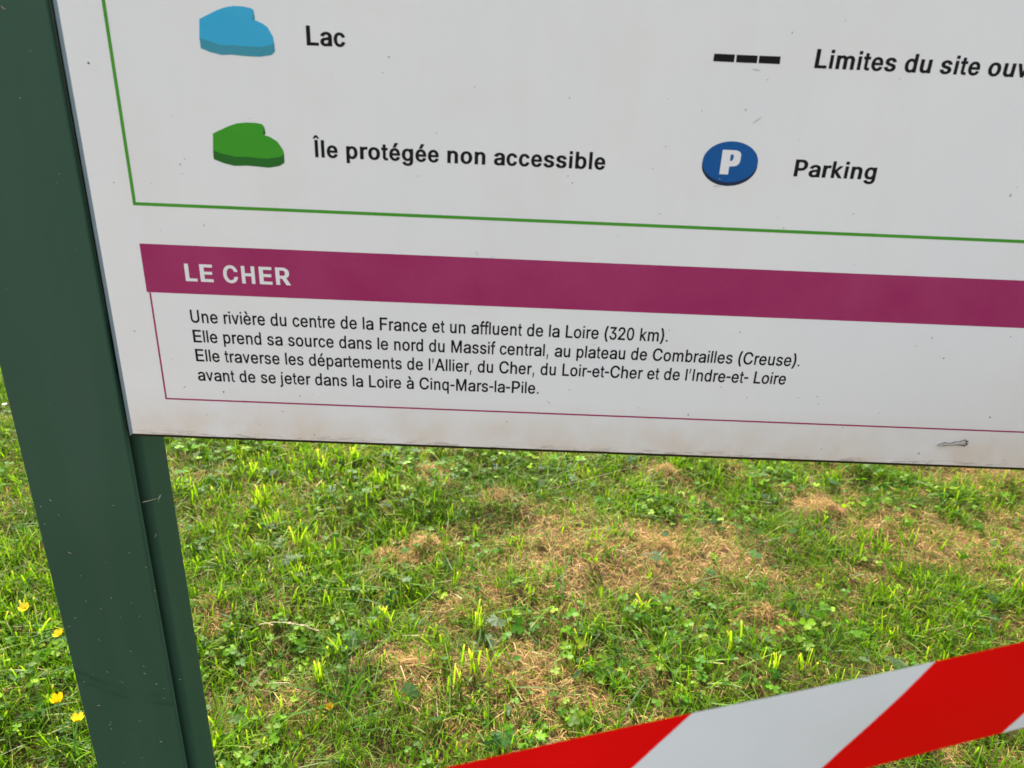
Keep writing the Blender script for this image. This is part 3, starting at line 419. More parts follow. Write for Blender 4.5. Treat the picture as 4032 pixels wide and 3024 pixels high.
SPECKS=[(-0.3429,1.0830,9,2),(-0.2753,1.0110,7,1),(-0.2794,1.0066,7,2),(-0.2786,0.9989,6,1),(-0.3383,0.9891,6,0),(-0.3062,0.9897,4,0),(-0.2654,0.9555,9,1),(-0.3040,0.9496,5,1),(-0.2815,1.0454,5,1),(-0.1009,1.0975,10,1),(-0.1063,1.0857,5,0),(0.0535,1.0054,5,0),(0.0463,1.0731,7,1),(0.1294,1.0384,5,0),(0.1208,1.0201,4,0),(-0.0624,1.0408,4,0),(0.0492,1.0108,4,0),(0.0493,1.0025,4,1),(0.0970,0.9617,4,0),(0.2056,1.0934,5,0),(0.3122,1.0987,4,0),(0.2190,1.1287,9,1),(0.1558,1.0676,4,0),(0.2397,1.0479,5,1),(0.2987,0.9895,5,0),(0.2407,0.9749,5,0),(0.2339,0.9837,7,1),(0.4331,1.0177,5,0),(0.4297,1.0111,16,1),(0.2591,1.1390,6,1),(0.1916,1.0699,10,1),(-0.3099,0.8278,4,0),(-0.2656,0.7961,8,0),(-0.1928,0.7949,6,0),(-0.1811,0.7974,5,1),(-0.2110,0.7779,5,0),(-0.2374,0.7661,5,0),(-0.2349,0.7628,4,0),(-0.2850,0.7710,6,2),(-0.3025,0.7997,12,1),(-0.3415,0.8545,10,1),(-0.1871,0.8448,5,0),(-0.2015,0.8471,4,0),(-0.1814,0.7542,6,2),(-0.2432,0.8811,4,0),(0.1525,0.8769,5,0),(0.0845,0.8594,5,0),(0.2181,0.8777,6,0),(0.2090,0.8219,4,0),(0.2353,0.8121,5,0),(0.0650,0.8128,5,0),(0.0743,0.7937,4,0),(0.0066,0.7764,5,0),(0.1326,0.7969,4,0),(0.1816,0.7913,8,2),(0.2181,0.8777,6,0),(0.3965,0.8798,11,1),(0.3832,0.8713,8,1),(0.4126,0.8601,8,2),(0.4685,0.8839,6,0),(0.3024,0.8158,6,0),(0.2846,0.8139,8,1),(0.2354,0.8121,5,0),(0.2095,0.8215,4,0),(0.3050,0.8083,5,0),(0.4737,0.8014,8,2),(0.3335,0.7843,5,0),(0.4821,0.7785,5,0),(0.5015,0.7552,6,0),(0.3176,0.7604,5,0),(0.4149,0.7591,16,1),(0.4079,0.9253,6,0),(0.3655,0.8013,4,0),(-0.2515,0.9155,7,1),(-0.2390,0.9204,4,0),(0.1785,1.0139,6,1)]
FRONT=[(-0.4683,0.6577),(-0.4521,0.6481),(-0.4689,0.6365),(-0.3937,0.6623),(-0.3715,0.5860),(-0.4439,0.5380),(-0.4597,0.5142),(-0.4155,0.5436),(-0.4060,0.4695),(-0.4668,0.4213),(-0.3840,0.4221),(-0.4565,0.3855),(-0.4477,0.3489),(-0.4840,0.3104),(-0.3665,0.5555),(-0.3865,0.6040),(-0.4494,0.6012),(-0.4186,0.3026),(-0.3914,0.3305),(-0.4225,0.4228),(-0.3889,1.0899),(-0.4046,1.0539),(-0.4036,1.1202)]
SIDE=[(0.7173,0.6098),(0.6904,0.6069),(0.7137,0.4901),(0.7371,0.4742),(0.7391,0.3597),(0.7024,0.3815),(0.7112,0.3054),(0.7193,0.2889),(0.7387,0.2710),(0.7287,0.2207),(0.7056,0.2795),(0.6995,0.5749),(0.6597,0.4009),(0.7045,0.3492)]
CURLS=[ [(0.1297,0.9823),(0.1311,0.9827),(0.1323,0.9819)],[(-0.0273,0.9429),(-0.0266,0.9403),(-0.0255,0.9406)],[(-0.0133,0.9365),(-0.0132,0.9380),(-0.0122,0.9384)],[(0.0447,0.8001),(0.0460,0.7988),(0.0476,0.7978)],[(0.1743,1.0070),(0.1753,1.0080),(0.1772,1.0082),(0.1791,1.0072)],[(0.1992,1.0600),(0.2019,1.0622),(0.2051,1.0646)],[(0.1923,1.1009),(0.1956,1.1005),(0.1983,1.1002)] ]
LAKE = [(-0.2498,1.1189),(-0.2431,1.1221),(-0.2358,1.1255),(-0.2286,1.1281),(-0.2216,1.1293),(-0.2147,1.1293),(-0.2085,1.1283),(-0.2070,1.1275),(-0.2067,1.1244),(-0.2080,1.1221),(-0.2080,1.1202),(-0.2043,1.1194),(-0.1994,1.1173),(-0.1964,1.1151),(-0.1947,1.1123),(-0.1925,1.1081),(-0.1922,1.1043),(-0.1943,1.1027),(-0.2008,1.1010),(-0.2098,1.1006),(-0.2162,1.1007),(-0.2251,1.1011),(-0.2347,1.1007),(-0.2428,1.1030),(-0.2514,1.1053)]
LAKES = [(-0.2514,1.1053),(-0.2511,1.0977),(-0.2437,1.0951),(-0.2349,1.0934),(-0.2271,1.0940),(-0.2143,1.0933),(-0.2041,1.0934),(-0.1949,1.0950),(-0.1919,1.0978),(-0.1921,1.1043),(-0.1943,1.1027),(-0.2008,1.1010),(-0.2098,1.1006),(-0.2162,1.1007),(-0.2251,1.1011),(-0.2347,1.1007),(-0.2428,1.1030)]
ISLE = [(-0.2489,1.0328),(-0.2425,1.0359),(-0.2355,1.0391),(-0.2286,1.0416),(-0.2205,1.0427),(-0.2126,1.0427),(-0.2073,1.0419),(-0.2061,1.0403),(-0.2062,1.0372),(-0.2074,1.0352),(-0.2061,1.0333),(-0.2015,1.0320),(-0.1958,1.0286),(-0.1940,1.0261),(-0.1913,1.0217),(-0.1908,1.0185),(-0.1947,1.0163),(-0.2057,1.0143),(-0.2138,1.0146),(-0.2219,1.0151),(-0.2327,1.0149),(-0.2433,1.0169),(-0.2504,1.0192)]
ISLES = [(-0.2504,1.0192),(-0.2506,1.0120),(-0.2428,1.0092),(-0.2335,1.0072),(-0.2226,1.0079),(-0.2145,1.0075),(-0.2043,1.0069),(-0.1953,1.0088),(-0.1910,1.0116),(-0.1908,1.0185),(-0.1947,1.0163),(-0.2057,1.0143),(-0.2138,1.0146),(-0.2219,1.0151),(-0.2327,1.0149),(-0.2433,1.0169)]
BROWN= [(0.378, 1.55, 0.406, 0.116), (-0.21, 1.504, 0.099, 0.074), (-0.771, 1.638, 0.046, 0.083), (0.037, 1.099, 0.115, 0.105), (0.105, 1.014, 0.126, 0.063), (-0.144, 1.139, 0.054, 0.073), (-0.189, 1.842, 0.065, 0.063), (0.008, 1.735, 0.087, 0.046), (0.497, 1.946, 0.056, 0.041), (0.913, 1.774, 0.053, 0.036), (0.601, 1.34, 0.047, 0.034), (-0.573, 1.278, 0.043, 0.043), (-1.247, 1.648, 0.051, 0.148), (-1.438, 1.961, 0.051, 0.055), (1.083, 1.675, 0.279, 0.11), (0.87, 1.487, 0.138, 0.055), (-0.066, 1.335, 0.061, 0.031), (1.449, 2.018, 0.224, 0.044), (-0.35, 1.059, 0.051, 0.033), (0.452, 1.118, 0.055, 0.036)]
CLOVER= [(-0.17, 1.922, 0.201, 0.108), (-0.4, 1.73, 0.097, 0.068), (-0.201, 1.612, 0.07, 0.041), (0.529, 1.714, 0.151, 0.056), (0.066, 1.327, 0.092, 0.046), (0.113, 1.215, 0.115, 0.054), (0.435, 1.287, 0.131, 0.059), (-0.463, 1.065, 0.059, 0.078), (-0.88, 1.166, 0.071, 0.101), (-0.389, 0.964, 0.048, 0.048), (1.034, 1.88, 0.277, 0.066), (0.69, 1.3, 0.124, 0.045), (-0.39, 1.177, 0.073, 0.051), (0.038, 0.971, 0.049, 0.039), (0.308, 1.123, 0.109, 0.072), (-0.371, 1.334, 0.08, 0.046), (-0.535, 1.17, 0.045, 0.051), (0.793, 1.968, 0.142, 0.056)]

# ------------------------------------------------------------ information board
YP = 0.66                       # front face of the panel
XL, XR = -0.3596, 1.340
ZB, ZT = 0.7473, 1.960
sign = empty("information_board", (-0.42, 0.70, 0.0))
tag(sign, "white information board with green frame and maroon heading, on a dark green metal post", "information board")


def wl(o):
    v = Vector(o.location)
    while o.parent is not None:
        o = o.parent
        v += Vector(o.location)
    return v


def part(o, parent):
    """parent a mesh built in world coordinates"""
    o.parent = parent
    o.location = -wl(parent)
    return o


def make_post(x0, x1):
    bm = bmesh.new()
    add_box(bm, x0 + .001, x1 - .001, 0.688, 0.746, -0.10, 2.02, .008, 5)
    add_box(bm, x0 + .026, x1 - .026, 0.667, 0.692, -0.10, 2.015, .001, 1)
    p = part(from_bm("post", bm, M_green, None, True), sign)
    bm = bmesh.new()
    add_box(bm, x0, x1, 0.662, 0.6695, -0.10, 2.03, .0024, 3)
    c = part(from_bm("cover_plate", bm, M_green, None, True), p)
    for o in (p, c):
        md = o.modifiers.new("wn", 'WEIGHTED_NORMAL')
        md.keep_sharp = True
    return p


post_l = make_post(-0.4768, -0.3688)
post_r = make_post(1.347, 1.458)

# panel: a thick plate whose front edges are chamfered
bm = bmesh.new()
c = 0.0040
x0, x1, z0, z1, y0, y1 = XL - .0056, XR + .0056, ZB - .0046, ZT + c, YP, YP + .018
fr = [bm.verts.new(p) for p in ((XL, y0, ZB), (XR, y0, ZB), (XR, y0, ZT), (XL, y0, ZT))]
md_ = [bm.verts.new(p) for p in ((x0, y0 + c, z0), (x1, y0 + c, z0), (x1, y0 + c, z1), (x0, y0 + c, z1))]
bk = [bm.verts.new(p) for p in ((x0, y1, z0), (x1, y1, z0), (x1, y1, z1), (x0, y1, z1))]
bm.faces.new(fr)
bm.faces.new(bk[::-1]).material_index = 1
for k in range(4):
    j = (k + 1) % 4
    f = bm.faces.new((md_[k], md_[j], fr[j], fr[k]))
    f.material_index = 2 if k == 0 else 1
    f = bm.faces.new((bk[k], bk[j], md_[j], md_[k]))
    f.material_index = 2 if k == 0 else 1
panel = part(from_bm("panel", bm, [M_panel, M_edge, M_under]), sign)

# clamps behind the panel that hold it to the posts
for xx in (-0.352, 1.332):
    for zz in (0.83, 1.35, 1.86):
        bm = bmesh.new()
        add_box(bm, xx - .024, xx + .024, YP + .0185, YP + .040, zz - .03, zz + .03, .002, 2)
        part(from_bm("bracket", bm, M_green), sign)


def fill(loops):
    """triangles of a shape outlined by loops (non-zero winding), free of overlaps"""
    pts = [Vector(p) for lp in loops for p in lp]
    ed, k = [], 0
    for lp in loops:
        n = len(lp)
        ed += [(k + i, k + (i + 1) % n) for i in range(n)]
        k += n
    s_ = max(max(abs(c) for c in p) for p in pts) or 1
    V, _, F, *_r = delaunay_2d_cdt([p / s_ for p in pts], ed, [], 0, 1e-7)
    V = [v * s_ for v in V]
    out = []
    for f in F:
        cx = sum(V[i][0] for i in f) / len(f)
        cy = sum(V[i][1] for i in f) / len(f)
        wnd = 0
        for lp in loops:
            for i in range(len(lp)):
                a, b = lp[i - 1], lp[i]
                if (a[1] > cy) != (b[1] > cy) and cx < (b[0] - a[0]) * (cy - a[1]) / (b[1] - a[1]) + a[0]:
                    wnd += 1 if b[1] > a[1] else -1
        if wnd:
            out.append(tuple(f))
    return [(v[0], v[1]) for v in V], out


def sheet(name, polys, mat, dy, parent=None, label=None):
    """flat printed shape(s) on the panel; polys = list of [outer, hole, ...] in panel (x,z)"""
    V, F = [], []
    for loops in polys:
        P, T = fill(loops)
        base = len(V)
        V += [(p[0], YP - dy, p[1]) for p in P]
        for t in T:
            a, b, d = (P[k] for k in t[:3])
            ar = (b[0] - a[0]) * (d[1] - a[1]) - (d[0] - a[0]) * (b[1] - a[1])
            F.append([base + k for k in (t if ar > 0 else t[::-1])])
    me = bpy.data.meshes.new(name)
    me.from_pydata(V, [], F)
    me.update()
    o = part(link(name, me, mat), parent or panel)
    if label:
        o["label"] = label
    return o


def rect(xa, xb, za, zb):
    return [[(xa, za), (xb, za), (xb, zb), (xa, zb)]]


D1, D2 = 1.2e-4, 2.4e-4
gw = .0028
sheet("frame_line", [rect(-.3247, -.3247 + gw, .9704 + gw, 1.90), rect(-.3247, 1.305, .9704, .9704 + gw), rect(1.305 - gw, 1.305, .9704 + gw, 1.90)], I_frame, D1, label="thin green frame line")
sheet("heading_band", [rect(-.3245, 1.305, .8926, .9370)], I_maroon, D1, label="maroon heading band")
tw = .0016
sheet("text_frame_line", [rect(-.3225, -.3225 + tw, .7859 + tw, .8924), rect(-.3225, 1.303, .7859, .7859 + tw), rect(1.303 - tw, 1.303, .7859 + tw, .8924)], I_maroon, D1, label="thin maroon frame line")

GL = json.loads(GLYPHS)


def text(name, s, font, x, z, em, width, mat, label, dy=D1, track=0.0, upto=None):
    """letters as printed shapes; left edge of the first glyph at x, right edge of the last at x+width"""
    G = GL[font]
    pen, glyphs = 0.0, []
    for i_, ch in enumerate(s):
        adv, loops = G[ch]
        LL = [[(pen + l[i] / 1000., l[i + 1] / 1000.) for i in range(0, len(l), 2)] for l in loops]
        glyphs += [LL] if LL else []
        pen += adv / 1000. + track
        if upto and i_ == upto - 1:
            hi_ = max(p[0] for l in LL for p in l)
    xs = [p[0] for g in glyphs for l in g for p in l]
    lo, hi = min(xs), (hi_ if upto else max(xs))
    k = (width / (hi - lo)) if width else em
    polys = [[[(x + (p[0] - lo) * k, z + p[1] * em) for p in l] for l in g] for g in glyphs]
    return sheet(name, polys, mat, dy, label=label)


EB = .0141 / .716
text("lettering", "Lac", 'b', -.1662, 1.1034, EB * 1.02, .0309, I_black, "bold black word Lac")
text("lettering", "Île protégée non accessible", 'b', -.1661, 1.0172, EB, .2463, I_black, "bold black words Île protégée non accessible")
text("lettering", "Limites du site ouvert", 'b', .2414, 1.1037, EB, .1336, I_black, "bold black words Limites du site ouv", upto=15)
text("lettering", "Parking", 'b', .2407, 1.0187, EB * .99, .0700, I_black, "bold black word Parking")
text("heading_lettering", "LE CHER", 'b', -.2876, .9045, .0160 / .716, .0943, I_white, "white capital letters LE CHER", D2, track=.04)
ER = .0120 / .716
text("body_lettering", "Une rivière du centre de la France et un affluent de la Loire (320 km).", 'r', -.2880, .8653, ER, .4403, I_black, "first line of small black text")
text("body_lettering", "Elle prend sa source dans le nord du Massif central, au plateau de Combrailles (Creuse).", 'r', -.2880, .8460, ER, .5671, I_black, "second line of small black text")
text("body_lettering", "Elle traverse les départements de l’Allier, du Cher, du Loir-et-Cher et de l’Indre-et- Loire", 'r', -.2880, .8270, ER, .5573, I_black, "third line of small black text")
text("body_lettering", "avant de se jeter dans la Loire à Cinq-Mars-la-Pile.", 'r', -.2884, .8072, ER, .3240, I_black, "last line of small black text")
sheet("lake_symbol", [[LAKE]], I_lake, D1, label="flat blue lake symbol")
sheet("lake_symbol_side", [[LAKES], [[(-.2070, 1.1275), (-.2064, 1.1262), (-.2058, 1.1215), (-.2062, 1.1196), (-.2080, 1.1202), (-.2080, 1.1221), (-.2067, 1.1244)]]], I_lake_s, D1 * 1.3, label="darker blue thick side of the lake symbol")
sheet("island_symbol", [[ISLE]], I_isle, D1, label="flat green island symbol")
sheet("island_symbol_side", [[ISLES], [[(-.2061, 1.0403), (-.2054, 1.0390), (-.2050, 1.0345), (-.2061, 1.0333), (-.2074, 1.0352), (-.2062, 1.0372)]]], I_isle_s, D1 * 1.3, label="dark green thick side of the island symbol")
for q in ([(.1595, 1.1053), (.1763, 1.1053), (.1763, 1.1110), (.1596, 1.1110)], [(.1779, 1.1053), (.1948, 1.1053), (.1946, 1.1110), (.1777, 1.1109)], [(.1961, 1.1054), (.2133, 1.1054), (.2131, 1.1111), (.1959, 1.1110)]):
    sheet("limit_dash", [[q]], I_black, D1)


def ell(cx, cz, a, b, n=64):
    return [(cx + a * math.cos(2 * math.pi * k / n), cz + b * math.sin(2 * math.pi * k / n)) for k in range(n)]


sheet("parking_rim", [[ell(.1853, 1.0256, .02355, .0173)]], I_navy, D1 * .7, label="dark navy rim under the parking disc")
sheet("parking_disc", [[ell(.1854, 1.0281, .02345, .0167)]], I_blue, D1 * 1.4, label="blue oval parking disc")
sheet("parking_letter", [[[(.1776, 1.0378), (.1776, 1.0179), (.1850, 1.0179), (.1851, 1.0246), (.1885, 1.0247), (.1912, 1.0254), (.1930, 1.0272), (.1937, 1.0297), (.1937, 1.0340), (.1931, 1.0358), (.1918, 1.0369), (.1894, 1.0378)],
                         [(.1849, 1.0343), (.1867, 1.0343), (.1875, 1.0336), (.1877, 1.0318), (.1873, 1.0300), (.1864, 1.0291), (.1849, 1.0291)]]], I_white, D2 * 1.3, label="white capital letter P")

# specks of dirt stuck on the face
mats = [M_dirt, M_smudge, M_straw]
bm = bmesh.new()
for (x, z, r, kd) in SPECKS:
    n = 7
    rr = r * 1.05e-4
    ph = rng.uniform(0, 6)
    el = rng.uniform(.6, 1.0)
    top = bm.verts.new((x, YP - D2 * 1.5 - rr * (.1 if kd == 1 else .5), z))
    ring = []
    for k in range(n):
        t = 2 * math.pi * k / n
        q = rr * rng.uniform(.7, 1.1)
        u_, v_ = q * math.cos(t), q * el * math.sin(t)
        ring.append(bm.verts.new((x + u_ * math.cos(ph) - v_ * math.sin(ph), YP - D2 * 1.45, z + u_ * math.sin(ph) + v_ * math.cos(ph))))
    for k in range(n):
        f = bm.faces.new((top, ring[k], ring[(k + 1) % n]))
        f.material_index = {0: 0, 1: 1, 2: 0}[kd]
for cur in CURLS:
    tube(bm, [(x, YP - .0006, z) for x, z in cur], [.00013] * len(cur), 4, 0)
bm.normal_update()
o = part(from_bm("dirt_specks", bm, mats), panel)
tag(o, kind="stuff", label="small dark and grey specks of dirt")

# pale clippings stuck to the green post
bm = bmesh.new()
for i, (x, z) in enumerate(FRONT):
    a = rng.uniform(-1.0, 1.0)
    L = rng.choice([.0006, .0008, .0018]) * rng.uniform(.7, 1.2)
    dx, dz = L * math.cos(a), L * math.sin(a)
    tube(bm, [(x - dx, .6614, z - dz), (x, .6608, z), (x + dx, .6614, z + dz * .6)], [.00015, .0003, .00015], 4)
for i in range(22):
    x, z = rng.uniform(-.47, -.37), rng.uniform(.2, .5) + rng.uniform(0, .25)
    a = rng.uniform(-1, 1)
    L = rng.uniform(.0006, .0018)
    tube(bm, [(x - L * math.cos(a), .6615, z - L * math.sin(a)), (x, .661, z), (x + L * math.cos(a), .6615, z + L * math.sin(a))], [.0001, .00018, .0001], 3)
for i, (y, z) in enumerate(SIDE):
    a = rng.uniform(-.9, .9)
    L = rng.choice([.0012, .0025, .004]) * rng.uniform(.7, 1.2)
    y = max(y, .69)
    tube(bm, [(-.3714, y - L * math.cos(a), z - L * math.sin(a)), (-.3706, y, z), (-.3714, y + L * math.cos(a), z + L * .7 * math.sin(a))], [.0002, .00035, .0002], 4)
for i in range(26):     # fibres caught along the rear edge
    z = rng.uniform(.15, .68)
    tube(bm, [(-.3704, .7445, z), (-.3690, .7475, z + rng.uniform(-.003, .003)), (-.368 + rng.uniform(-.002, .002), .750, z + rng.uniform(-.006, .006))], [.0002, .0002, .0001], 3)
o = part(from_bm("stuck_clippings", bm, M_straw), post_l)
tag(o, kind="stuff", label="tiny pale clippings stuck to the green post")

# ------------------------------------------------------------ dandelion seed on the post, dry husk on the panel
seed = empty("dandelion_seed", (-.371, .69, .65))
tag(seed, "tiny white dandelion seed with its parachute, caught on the side of the green post", "seed")
bm = bmesh.new()
tube(bm, [(-.3712, .6764, .6576), (-.3690, .684, .6545), (-.3670, .6925, .6515), (-.366, .7005, .6478)], [.0004, .00035, .0002, .00015], 5)
part(from_bm("achene", bm, M_straw), seed)
M_fluff = mat_plain("white_fluff", (.75, .76, .74), .8, .2, .05)
bm = bmesh.new()
for k in range(26):
    a = rng.uniform(0, 2 * math.pi)
    q = rng.uniform(.5, 1)
    tube(bm, [(-.366, .7005, .6478), (-.3655 + .0012 * math.cos(a), .7005 + .0075 * q * abs(math.sin(a)) - .002, .6478 + .0055 * math.cos(a) * q)], [.00006, .00003], 3)
part(from_bm("pappus", bm, M_fluff), seed)

husk = empty("dry_husk", (.445, YP, .77))
tag(husk, "thin dry grey husk, pointed at one end, stuck low on the white panel", "husk")
M_husk = mat_plain("grey_husk_skin", (.36, .35, .32), .7, .3, .5, 500)
M_husk_d = mat_plain("brown_husk_rim", (.11, .085, .06), .8, .2, .4, 400)
topl = [(.4305, .7691), (.4340, .7709), (.4376, .7722), (.4405, .7719), (.4440, .7718), (.4460, .7727), (.4486, .7738), (.4510, .7734), (.4535, .7745), (.4563, .7763)]
botl = [(.4305, .7689), (.4340, .7686), (.4376, .7687), (.4405, .7690), (.4440, .7694), (.4460, .7697), (.4486, .7699), (.4510, .7700), (.4535, .7698), (.4573, .7690)]
bm = bmesh.new()
rows = []
for (a, b) in zip(topl, botl):
    rows.append([bm.verts.new((a[0] + (b[0] - a[0]) * t, YP - .0003 - .0022 * math.sin(math.pi * t), a[1] + (b[1] - a[1]) * t)) for t in (0, .25, .5, .75, 1)])
for A, B in zip(rows, rows[1:]):
    for k in range(4):
        bm.faces.new((A[k + 1], B[k + 1], B[k], A[k]))
part(from_bm("husk_shell", bm, M_husk, None, True), husk)
bm = bmesh.new()
for ln in (topl, botl):
    tube(bm, [(p[0], YP - .0004, p[1]) for p in ln], [.00022 + .00008 * (k % 3) for k in range(len(ln))], 5)
tube(bm, [(.4563, YP - .0006, .7763), (.4572, YP - .0012, .7742), (.4580, YP - .0016, .7722), (.4573, YP - .0006, .7690)], [.0005, .0007, .0008, .0005], 6)
tube(bm, [(.4575, YP - .0012, .7746), (.4592, YP - .0008, .7748), (.4601, YP - .0005, .7738)], [.0005, .0006, .0003], 5)
tube(bm, [(.4583, YP - .0012, .7722), (.4597, YP - .0008, .7718), (.4599, YP - .0005, .7706)], [.0005, .0005, .0003], 5)
part(from_bm("husk_rim", bm, M_husk_d), husk)

# ------------------------------------------------------------ barrier tape
TW = .068


def tape_point(s):
    """upper edge of the tape; s metres to the right of x=0.13"""
    x = .13 + s
    y = .315 + .089 * s
    a = max(s, -.3)
    z = .7742 + .2415 * a + (.03 * a * a if a > 0 else -.06 * a * a) + .10 * min(s + .3, 0)
    return Vector((x, y, z))


q = N("barrier_tape_plastic")
uv = q.n("UVMap", uv_map="tape")
sp = q.n("SeparateXYZ")
q.l(uv.outputs[0], sp.inputs[0])
u_ = q.math('ADD', sp.outputs[0], q.math('MULTIPLY', sp.outputs[1], 1.05))
fr_ = q.math('FRACT', q.math('DIVIDE', q.math('ADD', u_, 2.68 - .117), .268))
isred = q.math('LESS_THAN', fr_, .5)
vv = q.coord()
wht = q.mix(q.noise(vv, 30, 3), (.68, .695, .70), (.73, .74, .745))
redc = q.mix(q.noise(vv, 30, 3), (.74, .0010, .0014), (.80, .0014, .0018))
cc = q.mix(isred, wht, redc)
q.base(cc)
q.b.inputs["Roughness"].default_value = .45
q.b.inputs["Specular IOR Level"].default_value = .12
q.bump(q.noise(vv, 26, 2), .15, .004)
tr = q.n("BsdfTranslucent")
q.l(cc, tr.inputs[0])
ms = q.n("MixShader")
ms.inputs[0].default_value = .12
q.l(q.b.outputs[0], ms.inputs[1])
q.l(tr.outputs[0], ms.inputs[2])
q.l(ms.outputs[0], q.out.inputs[0])
M_tape = q.m
ns, nv = 260, 8
ss = np.linspace(-2.4, 2.4, ns)
V, UV = [], []
for i, s in enumerate(ss):
    p = tape_point(s)
    lean = min(max(-.0065 + .0435 * (s - .08), -.02), .02)
    sq = min(max(s, -.25), .35)
    us = s + 1.1 * (sq - .117) * (sq + .02)
    for j in range(nv + 1):
        t = j / nv
        cup = .0004 * math.sin(math.pi * t) + .0007 * math.sin(9 * s + 3 * t) + .0003 * math.sin(31 * s - 5 * t)
        V.append((p.x + .016 * t * .24, p.y + lean * t - cup, p.z - TW * t))
        UV.append((us, t * TW))
F = [(i * (nv + 1) + j, i * (nv + 1) + j + 1, (i + 1) * (nv + 1) + j + 1, (i + 1) * (nv + 1) + j) for i in range(ns - 1) for j in range(nv)]
me = mesh_np("barrier_tape", V, F, None, True)
ul = me.uv_layers.new(name="tape")
li = np.empty(len(me.loops), np.int32)
me.loops.foreach_get("vertex_index", li)
ul.data.foreach_set("uv", np.array(UV, np.float32)[li].ravel())
o = link("barrier_tape", me, M_tape)
sm = o.modifiers.new("film", 'SOLIDIFY')
sm.thickness = .00012
sm.use_rim = False
tag(o, "red and white striped plastic barrier tape stretched across in front of the board", "barrier tape")

# ------------------------------------------------------------ the lawn
POST_BOX = [(-.4768, -.3648, .655, .755), (1.346, 1.458, .655, .755)]


def spots(x, y, T, soft=1.0):
    wx = (vnoise(x, y, 9, 11) - .5) * .09
    wy = (vnoise(x, y, 9, 12) - .5) * .09
    r = np.zeros_like(x)
    for (cx, cy, rx, ry) in T:
        d = ((x + wx - cx) / (rx * 1.06)) ** 2 + ((y + wy - cy) / (ry * 1.06 + .006)) ** 2
        r = np.maximum(r, np.clip(1.35 - d * .75, 0, 1) * np.exp(-np.maximum(d - 1, 0) * .5))
    return r


def brown(x, y):
    """share of dead thatch, 0..1"""
    b = spots(x, y, BROWN)
    n = vnoise(x, y, 7, 3) * .36 + vnoise(x, y, 17, 4) * .30 + vnoise(x, y, 41, 5) * .22 + vnoise(x, y, 85, 9) * .12
    return np.clip(b * (.12 + 1.25 * n) + np.clip((n - .455) * 3.2, 0, .80), 0, 1)


def clover(x, y):
    c = spots(x, y, CLOVER)
    n = vnoise(x, y, 6, 23) * .55 + vnoise(x, y, 15, 24) * .45
    return np.clip(c * (.35 + .9 * n) + np.clip((n - .52) * 2.2, 0, .6), 0, 1)


def ground_z(x, y):
    x = np.asarray(x, float)
    y = np.asarray(y, float)
    z = (vnoise(x, y, 1.1, 1) - .5) * .05 + (vnoise(x, y, 4.5, 2) - .5) * .026 + (vnoise(x, y, 13, 6) - .5) * .020 + (vnoise(x, y, 34, 7) - .5) * .011
    for (cx, cy, r, h) in ((-.165, 1.515, .040, .030), (-.25, 1.50, .035, .014), (-.215, 1.508, .022, -.026), (.008, 1.735, .05, .016), (-.144, 1.139, .05, .02),
                           (.497, 1.946, .04, .018), (.913, 1.774, .04, .018), (.036, 1.10, .06, .012), (.26, 1.53, .05, .012), (.47, 1.56, .06, .016), (-.19, 1.84, .05, .014), (.60, 1.34, .03, .016), (-.73, 1.62, .05, .010)):
        z = z + h * np.exp(-(((x - cx) / r) ** 2 + ((y - cy) / r) ** 2))
    return z


def in_view(x, y):
    """1 over the ground the board's viewers look at, less to the sides, little far off"""
    core = (np.abs(x - .02) < .30 + .86 * np.maximum(y, 0) + .1) & (y > .72) & (y < 2.75)
    side = (y > -.7) & (y < 3.8) & (np.abs(x) < 3.3)
    return np.where(core, 1.0, np.where(side, .28, .05))


def scatter(n_per_m2, dens, box=(-3.3, 3.3, -.7, 3.8)):
    xa, xb, ya, yb = box
    n = int(n_per_m2 * (xb - xa) * (yb - ya))
    x = rng.uniform(xa, xb, n)
    y = rng.uniform(ya, yb, n)
    k = rng.uniform(0, 1, n) < dens(x, y) * in_view(x, y)
    for (a, b, c_, d) in POST_BOX:
        k &= ~((x > a - .006) & (x < b + .006) & (y > c_ - .006) & (y < d + .006))
    return x[k], y[k]


def lerp(a, b, t):
    return np.asarray(a)[None, :] * (1 - t[:, None]) + np.asarray(b)[None, :] * t[:, None]


def blades(x, y, z, h, wd, az, lean, face, tip, cb, ct, segs=3, droop=.35, cut=None):
    """one ribbon per plant; lean = horizontal reach / height; returns V,F,C"""
    n = len(x)
    ts = np.linspace(0, 1, segs + 1)
    V = np.empty((n, segs + 1, 2, 3), np.float32)
    C = np.empty((n, segs + 1, 2, 3), np.float32)
    dx, dy = np.cos(az), np.sin(az)
    fx, fy = np.cos(face), np.sin(face)
    for i, t in enumerate(ts):
        reach = h * lean * t ** 1.6
        zz = z - .004 + h * (t - droop * np.minimum(lean, 1.6) * t * t * .55)
        px, py = x + dx * reach, y + dy * reach
        ww = wd * .5 * (1 - (1 - tip) * t ** 2.2) * (.75 + .25 * min(1, t * 4))
        V[:, i, 0] = np.stack([px - fx * ww, py - fy * ww, zz], 1)
        V[:, i, 1] = np.stack([px + fx * ww, py + fy * ww, zz], 1)
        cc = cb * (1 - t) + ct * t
        if cut is not None and i == segs:
            cc = cut
        C[:, i, 0] = cc
        C[:, i, 1] = cc
    base = np.arange(n)[:, None, None] * (2 * (segs + 1))
    k = np.arange(segs)[None, :, None] * 2
    F = (base + k + np.array([0, 1, 3, 2])[None, None, :]).reshape(-1, 4)
    return V.reshape(-1, 3), F, C.reshape(-1, 3)


